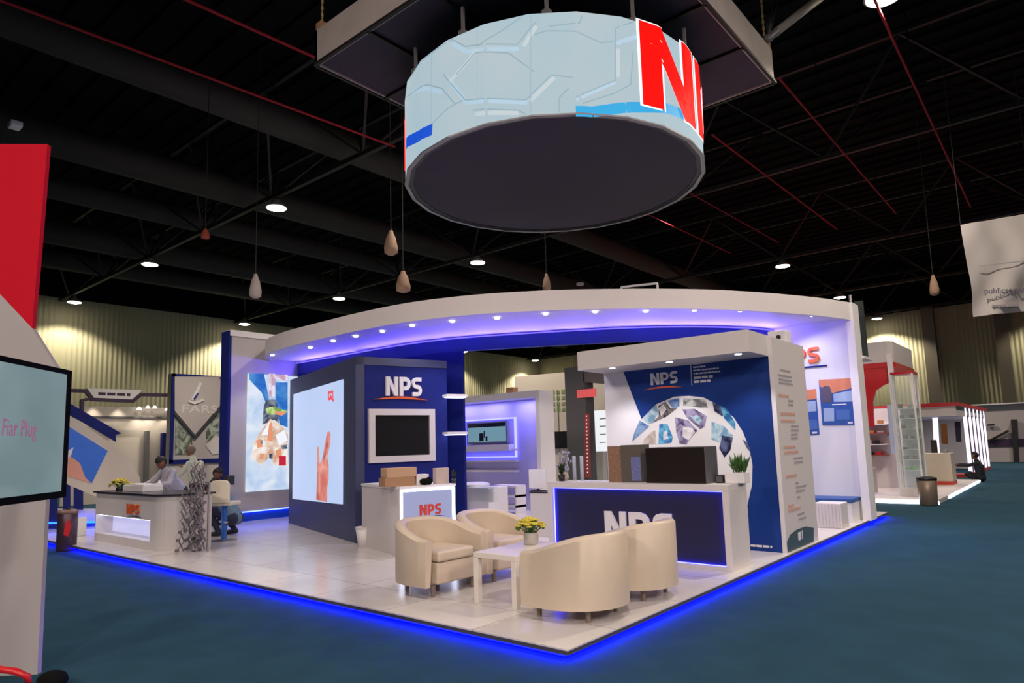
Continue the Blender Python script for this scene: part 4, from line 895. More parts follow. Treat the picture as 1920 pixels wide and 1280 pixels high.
t = thing('white_cube_seat', 'white ribbed cube seat at the right edge of the stand, in front of the bench', 'stool', (-.3, 8.36, PZ))
MB().box(-.52, -.08, 8.14, 8.58, PZ, .52).build('body', WHITE, t, bevel=.01); mb = MB()
for k in range(8): mb.box(-.50+k*.055, -.49+k*.055, 8.133, 8.14, .14, .5)
mb.build('ribs', mat('soft_grey_rib', (.5, .48, .5), .6), t)
# chrome speaker pole with screen behind canopy end
P = PYp(1598, 600, 10.6)
t = thing('truss_post', 'slim dark and grey posts rising behind the right end of the canopy', 'post', (P.x, 10.6, PZ))
MB().tube([(P.x, 10.6, 3.2), (P.x, 10.6, 4.55)], .03, 8).build('grey_post', MGREY, t); MB().box(-.4, P.x+.3, 9.95, 10.7, 3.15, 3.2).build('bracket', WHITE, t); MB().box(P.x+.06, P.x+.22, 10.6, 10.68, 3.2, 4.4).build('dark_panel', mat('dark_green_black', (.01, .02, .02), .5), t)
P = PYp(1200, 536, 7.2)
t = thing('roof_bracket', 'thin white metal bracket standing on top of the canopy', 'bracket', (P.x, 7.2, ZT))
a = PYp(1165, 538, 7.2); b_ = PYp(1232, 531, 7.2); MB().bar(a, b_, .035).bar(b_, (b_.x, 7.2, ZS+.08), .035).bar(a, (a.x, 7.2, ZS+.08), .035).build('frame', WHITE2, t)

# ================================================================== RECEPTION COUNTER (left)
rcn = thing('reception_counter', 'white rounded reception counter with lit niche and orange letters at the left front edge', 'counter', (-9.7, .8, PZ))
cx0, cx1, cyf = -11.4, -8.75, .50
path = [(cx0, cyf)]+[(cx1, cyf)]+[(cx1+.45*math.sin(a), cyf+.45-.45*math.cos(a)) for a in [math.pi/2*k/8 for k in range(1, 9)]]+[(cx1+.45, 1.25)]
zc = 1.03
back = [(cx1+.45-.08, 1.25), (cx1+.37, cyf+.45), (cx1, cyf+.37), (cx0, cyf+.37)]
# front skin above/below niche
nx0, nx1 = cx0+.03, -8.9
MB().box(cx0, nx0, cyf, cyf+.4, PZ, zc-.04).box(nx1, cx1, cyf, cyf+.4, PZ, zc-.04).box(nx0, nx1, cyf, cyf+.4, .585, zc-.04).box(nx0, nx1, cyf, cyf+.4, PZ, .24).poly3([(x, y, PZ) for x, y in path[1:]+[(cx1+.37, 1.25), (cx1+.37, cyf+.45), (cx1, cyf+.37)]], (0, 0, zc-.04-PZ)).build('body', WHITE, rcn)
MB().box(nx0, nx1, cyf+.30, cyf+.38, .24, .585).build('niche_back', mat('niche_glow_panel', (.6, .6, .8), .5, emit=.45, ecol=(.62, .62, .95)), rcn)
MB().box(nx0+.02, nx1-.02, cyf+.04, cyf+.07, .572, .583).box(nx1-.015, nx1-.003, cyf+.04, cyf+.07, .25, .57).build('led_strip', LEDW, rcn)
tp = [(cx0-.05, cyf-.04), (cx1, cyf-.04)]+[(cx1+.49*math.sin(a), cyf+.45-.49*math.cos(a)) for a in [math.pi/2*k/8 for k in range(1, 9)]]+[(cx1+.49, 1.3), (cx0-.05, 1.3)]
MB().poly3([(x, y, zc-.04) for x, y in tp], (0, 0, .03)).build('counter_top', mat('dark_counter_top', (.03, .025, .04), .25), rcn)
MB().box(cx0, cx0+.05, cyf+.4, 1.25, PZ, zc-.04).build('side_panel', WHITE, rcn)
f = Frame((cx0, cyf, 0), (1, 0, 0)); u0, v0 = f.px(239, 962); u1, _ = f.px(262, 962); hh = f.px(239, 944)[1]-v0
nps(rcn, f, u0, v0, hh, ORANGE, .02, 0, sx=(u1-u0)/(hh*2.52)); swoosh(rcn, f, u0, u1+.1, v0-.05, .02, NAVY, 0, .01)
def on_rc(px): return Frame((cx0, .85, 0), (1, 0, 0)).px(px, 920)[0]+cx0
x = on_rc(229); bouquet((x, .8, zc-.01), .17, .18, 'yellow flower arrangement on the dark top of the reception counter', BLACK, 60, potr=.06, poth=.05)
xa, xb = on_rc(246), on_rc(284); t = thing('white_carton', 'flat white box lying on the reception counter in front of the leaning man', 'box', ((xa+xb)/2, .8, zc-.01)); MB().box(xa, xb, .7, 1.05, zc-.01, zc+.10).build('carton', WHITE2, t, bevel=.01); MB().box(xa+.02, xb-.02, .72, 1.03, zc+.10, zc+.12).build('lid', WHITE2, t, bevel=.006)
x = on_rc(265); t = thing('bottle', 'small white bottle standing by the flat box on the reception counter', 'bottle', (x+.03, 1.15, zc-.01)); MB().lathe([(.03, 0), (.035, .02), (.035, .13), (.015, .18)], (x+.03, 1.15, zc-.01), 12).build('body', WHITE2, t, smooth=True); MB().lathe([(.017, .18), (.017, .2)], (x+.03, 1.15, zc-.01), 10).build('cap', MGREY, t)

# folded scissor lattice frame standing beside the counter
GX, GY = -7.98, .78
t = thing('popup_display_frame', 'collapsed grey scissor lattice pop-up frame standing at the right end of the reception counter', 'display frame', (GX, GY, PZ))
rn = random.Random(21); u_ = Vector((.77, .64, 0))*.62; w_ = Vector((-.64, .77, 0)); mb = MB(); hb = mb
c0 = Vector((GX, GY, PZ)); hgt = 1.42
for col, (du, dw) in enumerate(((-.27, 0.), (-.14, .06), (0, 0), (.1, .08), (.2, 0.), (-.05, .12), (.14, .14))):
    z = .02+.03*(col % 3); sway = 0
    while z < hgt-(.5 if col in (0,) else .1)*1.0:
        wd_ = .13 if col != 0 else .17
        lean = du+.10*z*(.5 if col < 3 else .2)
        lean += rn.uniform(-.04, .04); a = c0+u_*(lean-wd_/2)+w_*dw+Vector((0, 0, z+rn.uniform(-.03, .03))); b2 = c0+u_*(lean+wd_/2)+w_*(dw+.05)+Vector((0, 0, z+.16))
        a2 = c0+u_*(lean+wd_/2)+w_*dw+Vector((0, 0, z)); b3 = c0+u_*(lean-wd_/2)+w_*(dw+.05)+Vector((0, 0, z+.16))
        mb.bar(a, b2, .019, .012); mb.bar(a2, b3, .019, .012)
        for q in (a, b2)[:rn.randint(0, 2)]: hb.box(q.x-.024, q.x+.024, q.y-.024, q.y+.024, q.z-.022, q.z+.022)
        z += .15
mb.build('scissor_lattice', mat('brushed_bar', (.19, .17, .20), .4, metal=.3, noise=.6, nscale=9), t)
MB().box(GX+.13, GX+.16, GY+.18, GY+.21, PZ, 1.2).build('upright_bar', CHROME, t)
# bar stool
P = Vector((-8.75, 1.62, PZ))
t = thing('bar_stool', 'cream high-backed bar stool with blue post beside the lattice frame', 'stool', P)
z1 = Hh(P, 945); z2 = Hh(P, 899)
SF = Frame((P.x, P.y, 0), (.82, .57, 0)); hw = .19
mb = MB(); pts = [(-hw, z1+.02), (hw, z1+.02), (hw, z2-.08), (hw-.05, z2-.02), (0, z2), (-hw+.05, z2-.02), (-hw, z2-.08)]
mb.prism(pts, SF, 0, .05); mb.build('backrest', mat('cream_vinyl', (.70, .64, .52), .4), t, bevel=.015)
MB().prism(rq(-hw-.02, hw+.02, z1-.03, z1+.04), SF, -.36, .02).build('seat', mat('cream_vinyl', (.70, .64, .52), .4), t, bevel=.02)
c = SF.at(0, 0, -.16); BLU = mat('bright_blue_post', (.02, .12, .48), .4)
MB().tube([(c.x, c.y, .13), (c.x, c.y, z1-.03)], .05, 12).build('post', BLU, t); MB().lathe([(.22, 0), (.22, .015), (.05, .035)], (c.x, c.y, PZ), 24).build('base_plate', CHROME, t); MB().box(c.x-.14, c.x+.14, c.y-.03, c.y+.0, .42, .45).build('footrest', CHROME, t)

# ================================================================== PEOPLE
def person(name, lab, J, shirt, trousers, hairm=HAIR, skin=SKIN, bald=False, facing=None, shoes=BLACK, sleeves='long', vox=.013):
    """J: joint name -> world position. One continuous voxel surface, clothes as child shells."""
    J = {k: Vector(v) for k, v in J.items()}
    base = thing(name, lab, 'person', (J['pelvis'].x, J['pelvis'].y, min(J['lfoot'].z, J['rfoot'].z)))
    mb = MB(); bones = []
    def cap(a, b, r0, r1, reg, n=10):
        a = Vector(a); b = Vector(b); L = max(3, int((b-a).length/.03)); ps = [a.lerp(b, i/L) for i in range(L+1)]
        for i, p in enumerate(ps): 
            r = r0+(r1-r0)*i/L; mb.ball(p, r, r, r, n, 6)
        bones.append((a, b, reg, max(r0, r1)))
    pel, ches, neck, head = J['pelvis'], J['chest'], J['neck'], J['head']
    fwd = Vector(facing).normalized(); upv = (ches-pel).normalized(); side = (J['lsh']-J['rsh']).normalized()
    for s in (-1, 1):
        cap(pel+side*.07*s, ches+side*.10*s, .115, .115, 'shirt')
    cap(pel, ches, .13, .14, 'shirt'); cap(pel+side*.08, pel-side*.08, .125, .125, 'trouser'); cap(ches, neck, .12, .065, 'shirt')
    cap(neck, head-(head-neck)*.3, .055, .055, 'skin')
    hd = (head-neck).normalized()
    for k, (o, r) in enumerate(((hd*.06, .088), (hd*.02+fwd*.02, .084), (hd*-.03+fwd*.045, .062), (hd*.03-fwd*.03, .085))): mb.ball(head+o, r, r, r*1.08, 12, 8)
    mb.ball(head+fwd*.108+hd*-.005, .016, .016, .022, 8, 6)
    for s in (-1, 1): mb.ball(head+side*.09*s, .014, .02, .03, 8, 6)
    bones.append((head-hd*.05, head+hd*.08, 'head', .1))
    for s, L in ((1, 'l'), (-1, 'r')):
        sh, el, ha = J[L+'sh'], J[L+'el'], J[L+'ha']
        cap(ches+(sh-ches)*.5, sh, .085, .062, 'shirt'); cap(sh, el, .055, .043, 'shirt'); cap(el, ha, .042, .028, 'shirt' if sleeves == 'long' else 'skin')
        d = (ha-el).normalized(); up2 = d.cross(side if abs(d.dot(side)) < .9 else fwd).normalized(); sd = d.cross(up2).normalized()
        cap(ha, ha+d*.08, .034, .036, 'skin')
        for k in range(4):
            b0 = ha+d*.08+sd*(.03-.02*k); m = b0+d*.035+up2*-.008; e = m+d*(.03-.004*abs(k-1.4))-up2*.02
            cap(b0, m, .0105, .010, 'skin', 7); cap(m, e, .010, .009, 'skin', 7)
        b0 = ha+d*.03+sd*.04; cap(b0, b0+d*.04+sd*.02-up2*.01, .012, .010, 'skin', 7)
        hip = pel+side*.09*s; kn, ft = J[L+'kn'], J[L+'foot']; an = ft+Vector((0, 0, .09))
        cap(hip, kn, .085, .06, 'trouser'); cap(kn, an, .058, .04, 'trouser')
        cap(ft+Vector((0, 0, .05))-fwd*.02, ft+Vector((fwd.x, fwd.y, 0)).normalized()*.15+Vector((0, 0, .04)), .045, .035, 'shoe')
    me = bpy.data.meshes.new('body'); loc = base.location
    me.from_pydata([tuple(Vector(v)-loc) for v in mb.v], [], mb.f); o = bpy.data.objects.new('body', me); COL.objects.link(o)
    rm = o.modifiers.new('r', 'REMESH'); rm.mode = 'VOXEL'; rm.voxel_size = vox; sm = o.modifiers.new('s', 'SMOOTH'); sm.iterations = 3; sm.factor = .5
    me2 = bpy.data.meshes.new_from_object(o.evaluated_get(bpy.context.evaluated_depsgraph_get())); o.modifiers.clear(); o.data = me2; o.parent = base
    me2.materials.clear(); me2.materials.append(skin); me2.polygons.foreach_set('use_smooth', [True]*len(me2.polygons)); me2.name = 'body'
    reg = []
    for p in me2.polygons:
        c = p.center+loc; best = 1e9; rr = 'shirt'
        for a, b, r_, w in bones:
            ab = b-a; t = max(0, min(1, (c-a).dot(ab)/max(ab.dot(ab), 1e-9))); dd = (c-(a+ab*t)).length-w
            if dd < best: best = dd; rr = r_
        if rr == 'head':
            q = c-head
            if q.dot(hd) > (.07 if not bald else .03)-.9*max(0, -q.dot(fwd)) or (q.dot(fwd) < -.01 and q.dot(hd) > -.04): rr = 'hair' if not (bald and q.dot(hd) > .09) else 'skin'
        if rr == 'shoe': rr = 'shoel' if (c-J['lfoot']).length < (c-J['rfoot']).length else 'shoer'
        reg.append(rr)
    for nm, r_, m, infl in (('shirt', 'shirt', shirt, .012), ('trousers', 'trouser', trousers, .012), ('hair', 'hair', hairm, .012), ('shoe', 'shoel', shoes, .010), ('shoe', 'shoer', shoes, .010)):
        vs, fs, mp = [], [], {}
        for p, rr in zip(me2.polygons, reg):
            if rr != r_: continue
            f_ = []
            for vi in p.vertices:
                if vi not in mp: v = me2.vertices[vi]; mp[vi] = len(vs); vs.append(tuple(v.co+v.normal*infl))
                f_.append(mp[vi])
            fs.append(f_)
        if not fs: continue
        m3 = bpy.data.meshes.new(nm); m3.from_pydata(vs, [], fs); m3.materials.append(m); m3.polygons.foreach_set('use_smooth', [True]*len(fs)); oo_ = bpy.data.objects.new(nm, m3); COL.objects.link(oo_); oo_.parent = base
    ey = MB()
    for s in (-1, 1): ey.ball(head+side*.033*s+fwd*.092+hd*.02, .010, .010, .010, 6, 5)
    ey.build('eyes', BLACK, base)
    MB().tube([head+side*.022+fwd*.101-hd*.045, head+fwd*.108-hd*.043, head-side*.022+fwd*.101-hd*.045], .004, 5).build('mouth', mat('lip_brown', (.16, .05, .04), .6), base)
    return base
def body(P, fwd, h=1.72, lean=0., sit=None):
    pass
LSH = mat('pale_green_shirt', (.52, .55, .48), .8); GSH = mat('white_grey_shirt', (.46, .44, .50), .8, noise=.25, nscale=14); BSH = mat('blue_grey_shirt', (.13, .20, .27), .8); NTR = mat('navy_trousers', (.02, .025, .06), .8); DTR = mat('dark_trousers', (.03, .03, .04), .8); BKC = mat('black_clothes', (.012, .014, .022), .8)
GH = mat('grey_hair', (.16, .12, .10), .8)
# standing man behind the stool, seen from behind the lattice, looking down to the left
S = PYp(366, 838, 3.0); S.z = 0; fw = Vector((-.75, -.35, 0)).normalized(); sd = Vector((-fw.y, fw.x, 0))
x, y = S.x, S.y; zH = Hh((x, y), 846)
def V(a, b_, z): return Vector((x, y, 0))+fw*a+sd*b_+Vector((0, 0, z))
person('person', 'standing man in a pale shirt bending his head, behind the bar stool', {'pelvis': V(-.10, 0, .95), 'chest': V(-.02, 0, 1.32), 'neck': V(.06, 0, zH-.17), 'head': V(.12, 0, zH), 'lsh': V(0, .19, zH-.28), 'rsh': V(0, -.19, zH-.28),
        'lel': V(.14, .28, zH-.52), 'lha': V(.36, .26, zH-.58), 'rel': V(.2, -.25, zH-.42), 'rha': V(.46, -.2, zH-.36), 'lkn': V(-.02, .1, .56), 'rkn': V(-.05, -.1, .56), 'lfoot': V(-.05, .11, PZ), 'rfoot': V(-.12, -.11, PZ)}, LSH, DTR, GH, facing=fw+Vector((0, 0, -.45)), bald=True)
# man leaning over the counter
S = PYp(312, 862, 1.72); x, y = S.x, S.y; zH = Hh((x, y), 868); fw = Vector((.15, -1, 0)).normalized(); sd = Vector((-fw.y, fw.x, 0))
person('person', 'dark haired man in a grey-white shirt leaning forward over the reception counter', {'pelvis': V(-.38, -.12, .92), 'chest': V(-.12, -.08, 1.16), 'neck': V(0.02, -.02, zH-.12), 'head': V(.10, 0, zH), 'lsh': V(-.05, .16, zH-.18), 'rsh': V(-.08, -.24, zH-.16),
        'lel': V(.1, .30, 1.10), 'lha': V(.34, .22, 1.09), 'rel': V(.10, -.36, 1.12), 'rha': V(.33, -.22, 1.09), 'lkn': V(-.32, .0, .52), 'rkn': V(-.34, -.2, .52), 'lfoot': V(-.42, .02, PZ), 'rfoot': V(-.46, -.22, PZ)}, GSH, DTR, facing=fw+Vector((.3, 0, -.6)))
# squatting man, facing left
S = G(424, 1003); x, y = S.x, S.y; fw = Vector((-.86, -.50, 0)).normalized(); sd = Vector((-fw.y, fw.x, 0))
person('person', 'man in a blue-grey shirt and navy trousers squatting on the stand floor beside the stool', {'pelvis': V(-.16, 0, .42), 'chest': V(.04, 0, .74), 'neck': V(.20, 0, .90), 'head': V(.32, 0, .97), 'lsh': V(.12, .18, .86), 'rsh': V(.12, -.18, .86),
        'lel': V(.36, .22, .62), 'lha': V(.60, .16, .56), 'rel': V(.36, -.22, .60), 'rha': V(.60, -.14, .50), 'lkn': V(.28, .17, .60), 'rkn': V(.26, -.17, .58), 'lfoot': V(.06, .16, PZ), 'rfoot': V(-.08, -.16, PZ)}, BSH, NTR, facing=fw+Vector((0, 0, -.5)))
# man bending behind the stool (only hair and hands with a dark box show)
S = PYp(408, 888, 2.9); x, y = S.x, S.y; zH = Hh((x, y), 889); fw = Vector((.72, .3, 0)).normalized(); sd = Vector((-fw.y, fw.x, 0))
person('person', 'black haired person crouching behind the cream stool back, holding a dark box', {'pelvis': V(-.30, 0, .58), 'chest': V(-.2, 0, .88), 'neck': V(-.08, 0, zH-.14), 'head': V(.0, 0, zH), 'lsh': V(-.16, .16, zH-.22), 'rsh': V(-.16, -.16, zH-.22),
        'lel': V(.0, .2, zH-.42), 'lha': V(.14, .08, zH-.22), 'rel': V(.0, -.2, zH-.42), 'rha': V(.14, -.08, zH-.22), 'lkn': V(.08, .14, .55), 'rkn': V(.06, -.14, .5), 'lfoot': V(-.08, .14, PZ), 'rfoot': V(-.2, -.12, PZ)}, DTR, NTR, facing=fw+Vector((0, 0, -.3)))
c = V(.30, 0, zH-.12); t = thing('dark_box', 'small dark box held by the crouching person behind the stool', 'box', c); MB().box(c.x-.09, c.x+.09, c.y-.09, c.y+.09, c.z-.11, c.z+.09).build('casing', BLACK, t, bevel=.01); MB().box(c.x-.05, c.x+.05, c.y-.096, c.y-.09, c.z-.05, c.z+.04).build('front_plate', mat('dark_red_plate', (.10, .02, .02), .5), t)
# man sitting on the carpet far right
S = Vector((.42, 23.4, 0)); x, y = S.x, S.y; fw = Vector((-.95, .1, 0)).normalized(); sd = Vector((-fw.y, fw.x, 0))
person('person', 'man in black clothes sitting on the carpet by the far right stand, arms reaching left', {'pelvis': V(-.05, 0, .14), 'chest': V(-.02, 0, .50), 'neck': V(.03, 0, .70), 'head': V(.06, 0, .86), 'lsh': V(0, .19, .62), 'rsh': V(0, -.19, .62),
        'lel': V(.24, .22, .55), 'lha': V(.55, .16, .55), 'rel': V(.24, -.2, .56), 'rha': V(.56, -.12, .58), 'lkn': V(.30, .3, .26), 'rkn': V(.32, -.26, .28), 'lfoot': V(.05, .28, .0), 'rfoot': V(.1, -.25, .0)}, BKC, BKC, facing=fw+Vector((0, 0, -.2)), vox=.02)

# ================================================================== LEFT FRONT TOWER WITH TV
TF = Vector((-3.22, -2.56, 0)); tu = Vector((.72, .69, 0)).normalized()
f = Frame(TF, tu)
tw = thing('foreground_tower', 'tall red and white display tower cut by the left edge of the picture', 'display wall', TF)
LT = [(-330, 262), (89, 270), (60, 615), (-330, 130)]
WT = mat('greyish_white_panel', (.36, .33, .34), .7, noise=.04, nscale=2)
top = f.px(89, 270); 
prof = f.pp([(60, 615), (108, 692), (106, 800), (86, 940), (70, 1262)]); bx = prof[-1]
lo = -1.4
lowv = 0.0
pl = [(lo, lowv), (bx[0], lowv)]+list(reversed(prof[:-1]))+[(lo, f.px(60, 615)[1]+1.3)]
MB().prism(pl, f, -.05, 0).build('white_panel', WT, tw)
MB().prism([(lo, f.px(60, 615)[1]+1.3), f.px(60, 615), top, (lo, top[1])], f, -.05, -.0).build('red_panel', mat('matt_red_panel', (.50, .004, .018), .75, spec=.15), tw)
# TV on an arm in front
f2 = Frame(f.at(0, 0, .22), tu); q = f2.pp([(137, 695), (121, 932)]); u1 = (q[0][0]+q[1][0])/2
tu2 = Vector((.60, .80, 0)).normalized()
tv = thing('large_tv', 'big flat television with teal screen and faint red words on the left tower', 'television', f.at(-.3, 1.9, .2))
c = CAM+ray(136, 694)*(4.6); d3 = ray(800, 840); f3 = Frame(Vector((c.x, c.y, 0)), Vector((d3.x, d3.y, 0)))
vt = f3.px(136, 695)[1]; vbm = f3.px(122, 932)[1]
cas = MB().prism(rq(-1.3, 0, vbm, vt), f3, -.05, 0).build('casing', mat('tv_bezel_black', (.004, .004, .005), .9, spec=.05), tv, bevel=.003)
TS = mat('teal_tv_glow', (.04, .06, .06), .08, emit=1, ecol=(.14, .22, .23)); nt = TS.node_tree; b = nt.nodes['Principled BSDF']; tc = nt.nodes.new('ShaderNodeTexCoord'); nz = nt.nodes.new('ShaderNodeTexNoise'); nz.inputs['Scale'].default_value = 1.6
mx = nt.nodes.new('ShaderNodeMix'); mx.data_type = 'RGBA'; mx.inputs[6].default_value = (.10, .155, .16, 1); mx.inputs[7].default_value = (.20, .28, .30, 1); nt.links.new(tc.outputs['Object'], nz.inputs[0]); nt.links.new(nz.outputs[0], mx.inputs[0]); nt.links.new(mx.outputs[2], b.inputs['Emission Color'])
MB().prism(rq(-1.25, -.075, vbm+.045, vt-.035), f3, 0, .004).build('screen', TS, cas)
u, v = f3.px(66, 818); text(cas, 'Fiar Plug', f3, u, v, .14, mat('faint_red_text', (.1, .05, .07), .6, emit=.7, ecol=(.32, .12, .22)), .005, 0, align='RIGHT', sx=.72)
uu = f.px(45, 810)[0]; MB().bar(f3.at(-.28, (vt+vbm)/2, -.04), f.at(uu, (vt+vbm)/2, 0), .09).build('wall_mount', BLACK, tv)
# red ribbed cable roll and dark cloth at the bottom left corner
P = G(18, 1268, .1); t = thing('red_handled_trolley', 'red curved tube handle of a trolley at the bottom left corner', 'trolley', (P.x, P.y, 0))
q = [G(-40, 1262, .3), G(0, 1254, .32), G(30, 1258, .32), G(52, 1268, .28), G(55, 1290, .2)]
MB().tube(q, .022, 8).build('handle', RED, t, smooth=True); MB().tube([q[-1], (q[-1].x, q[-1].y, 0)], .018, 8).tube([q[0], (q[0].x, q[0].y, 0)], .018, 8).build('frame_tube', RED, t)
P = G(98, 1285, .02); t = tag(MB().ball((P.x, P.y, .06), .12, .10, .065, 12, 8).build('black_bag', BLACKM, smooth=True), 'small crumpled black bag on the carpet at the bottom left edge', 'bag')
# bin on the carpet by the left stand edge
P = G(124, 1032, 0)
t = thing('waste_bin', 'tall dark cylindrical bin with red marking on the carpet left of the reception counter', 'bin', P)
MB().lathe([(.15, 0), (.16, .02), (.16, .66), (.15, .68)], P, 24).build('body', mat('dark_maroon_metal', (.07, .04, .06), .35, metal=.4), t, smooth=True)
MB().lathe([(.165, .66), (.165, .71), (.12, .73), (.0, .73)], P, 24).build('lid', mat('brown_lid', (.2, .12, .1), .4), t, smooth=True); MB().tube([P+Vector((0, 0, .73)), P+Vector((0, 0, .77))], .03, 8).build('lid_knob', BLACK, t)
fb = Frame(P+Vector((.95, -.30, 0)).normalized()*.163, (.30, .95, 0)); MB().prism([(-.05, .30), (.02, .26), (.06, .42), (.03, .56), (-.03, .52)], fb, 0, .006).build('red_marking', RED, t)

# ================================================================== LEFT BACKGROUND
PA = Vector((-14.38, .98, 0)); f = Frame(PA, (.3, .954, 0))
t = thing('slanted_poster_wall', 'slanting white wall with curved edge and blue sky poster left of the reception counter', 'display wall', (PA.x, PA.y, PZ))
MB().prism(f.pp([(95, 755), (130, 778), (210, 832), (242, 858), (262, 895), (266, 918), (178, 930), (120, 905), (95, 905)]), f, -.12, 0).build('white_board', mat('warm_white_board', (.62, .56, .50), .5), t)
MB().prism(f.pp([(95, 785), (130, 800), (202, 845), (172, 906), (125, 890), (95, 880)]), f, 0, .012).build('blue_picture', mat('blue_sky_print', (.02, .12, .55), .4, emit=.15, ecol=(.02, .14, .7), noise=.4, nscale=1.4), t)
MB().prism(f.pp([(95, 860), (125, 850), (150, 868), (160, 895), (172, 906), (125, 892), (95, 884)]), f, .012, .016).build('salmon_picture_detail', mat('salmon_print', (.72, .34, .26), .5), t)
MB().prism(f.pp([(120, 850), (138, 838), (134, 852), (126, 862)]), f, .012, .018).build('white_sparkle', WHITE2, t)
MB().prism(f.pp([(95, 735), (135, 758), (228, 812), (217, 815), (218, 828), (130, 776), (95, 756)]), f, -.3, -.05).build('navy_roof_band', NAVY, t)
MB().prism(f.pp([(118, 905), (132, 905), (132, 1000), (118, 1000)]), f, -.12, -.02).prism(f.pp([(138, 905), (156, 905), (156, 955), (138, 955)]), f, -.12, -.02).prism(f.pp([(84, 930), (108, 930), (108, 990), (84, 990)]), f, -.12, -.02).build('navy_leg', NAVY, t)
MB().prism(f.pp([(86, 955), (180, 955), (180, 990), (86, 990)]), f, -.25, -.13).build('low_white_board', WHITE, t)
MB().prism(f.pp([(84, 982), (188, 980), (188, 996), (84, 998)]), f, -.1, -.03).build('blue_plinth', mat('glossy_blue_plinth', (.01, .07, .5), .3), t)
MB().prism(f.pp([(84, 979), (188, 977), (188, 980), (84, 982)]), f, -.1, .0).build('led_strip', LEDB, t)
t = thing('white_cube_seat', 'small white block standing between the bin and the reception counter', 'stool', (-12.6, .6, PZ))
a = Frame((-12.4, .55, 0), (.3, .954, 0)).px(144, 1000); MB().prism(rq(a[0]-.02, a[0]+.16, PZ, .46), Frame((-12.4, .55, 0), (.3, .954, 0)), -.2, 0).build('body', WHITE2, t, bevel=.01)
# far left stand: L-panel and open frame with fascia
XB = -22.; f = Frame((XB, 3.2, 0), (0, 1, 0))
t = thing('logo_panel_wall', 'tall navy framed panel with white diamond sign and pictures, left of the rocket pillar', 'display wall', (XB, 7.3, 0))
q = f.pp([(322, 700), (428, 706), (420, 862), (322, 862)]); u0, u1, vt = q[0][0], q[1][0], q[0][1]; vb = q[3][1]
MB().prism(rq(u0, u1+.1, 0, vt), f, -.3, 0).build('board', mat('greyed_white_panel', (.50, .46, .47), .5), t)
mb = MB()
for r_ in (rq(u0, u0+.12, vb-.1, vt), rq(u0, u1+.1, vt-.1, vt), rq(u0, u1+.1, vb-.15, vb)): mb.prism(r_, f, 0, .06)
mb.build('navy_border', NAVY, t)
dm = f.pp([(326, 706), (412, 706), (424, 718), (424, 745), (364, 815), (326, 770)])
MB().prism(dm, f, 0, .08).build('diamond_sign', mat('diamond_white', (.52, .47, .47), .5), t)
MB().ribbon(f.pp([(326, 775), (364, 819), (424, 750)]), .09, f, .0, .10).ribbon(f.pp([(410, 708), (424, 722)]), .05, f, .08, .10).build('dark_edging', mat('dark_edging', (.05, .05, .06), .5), t)
PIC = mottled('grey_green_pictures', (.10, .12, .10), (.42, .48, .42), 3.5)
MB().prism(f.pp([(328, 782), (360, 822), (360, 852), (328, 852)]), f, 0, .02).prism(f.pp([(386, 795), (420, 758), (418, 812), (386, 830)]), f, 0, .02).build('picture_patch', PIC, t)
MB().prism(f.pp([(385, 835), (404, 815), (414, 825), (412, 850), (398, 852)]), f, 0, .03).build('hexagon_sign', WHITE, t)
MB().ribbon(f.pp([(358, 749), (366, 735), (373, 719)]), .10, f, .08, .13).ribbon(f.pp([(352, 752), (362, 756), (378, 750)]), .08, f, .08, .13).build('sign_stroke', WHITE2, t)
MB().ribbon(f.pp([(361, 748), (368, 738)]), .06, f, .13, .15).build('blue_sign_stroke', mat('blue_letter', (.03, .03, .3), .5), t)
u, v = f.px(337, 773); text(t, 'FARS', f, u, v, .42, mat('grey_letter', (.7, .66, .66), .5), .085, .006, sx=1.5)
MB().prism(f.pp([(414, 706), (432, 712), (432, 895), (424, 895), (412, 870)]), Frame((XB+.6, 3.2, 0), (0, 1, 0)), 0, .2).build('navy_post', NAVY, t)
t = thing('open_frame_stand', 'far open stand with dark outlined fascia sign and row of glowing spots', 'exhibition stand', (XB-1, 4.9, 0))
f = Frame((XB-.6, 3.2, 0), (0, 1, 0))
MB().ribbon(f.pp([(120, 732), (160, 733), (172, 749), (247, 752), (262, 740), (322, 741)]), .12, f, 0, .12).build('dark_outline', mat('dark_violet_outline', (.04, .02, .06), .5), t)
MB().ribbon(f.pp([(152, 770), (152, 751), (165, 748)]), .1, f, 0, .12).build('dark_outline', mat('dark_violet_outline', (.04, .02, .06), .5), t)
MB().prism(f.pp([(162, 728), (265, 731), (250, 750), (172, 747)]), f, -.05, .06).build('fascia_sign', WHITE2, t)
u, v = f.px(183, 738); u2, _ = f.px(243, 738); dashes(t, f, [(u, v-.05, u2-u, .1)], mat('dark_violet_outline', (.04, .02, .06), .5), d=.066)
fb = Frame((XB-2.2, 3.2, 0), (0, 1, 0))
q0, q1 = fb.px(120, 782), fb.px(322, 782)
MB().prism(rq(q0[0], q1[0], 0, fb.px(200, 762)[1]), fb, -.1, 0).build('back_wall', mat('warm_white_board', (.62, .56, .50), .5), t)
MB().prism(rq(q0[0], q1[0], fb.px(200, 783)[1], fb.px(200, 780)[1]), fb, 0, .05).build('dark_rail', GREY, t)
MB().prism(fb.pp([(270, 808), (277, 808), (275, 905), (268, 905)]), fb, 0, .2).build('grey_post', MGREY, t); MB().prism(fb.pp([(301, 812), (308, 812), (306, 905), (299, 905)]), fb, 0, .2).build('navy_post', NAVY, t)
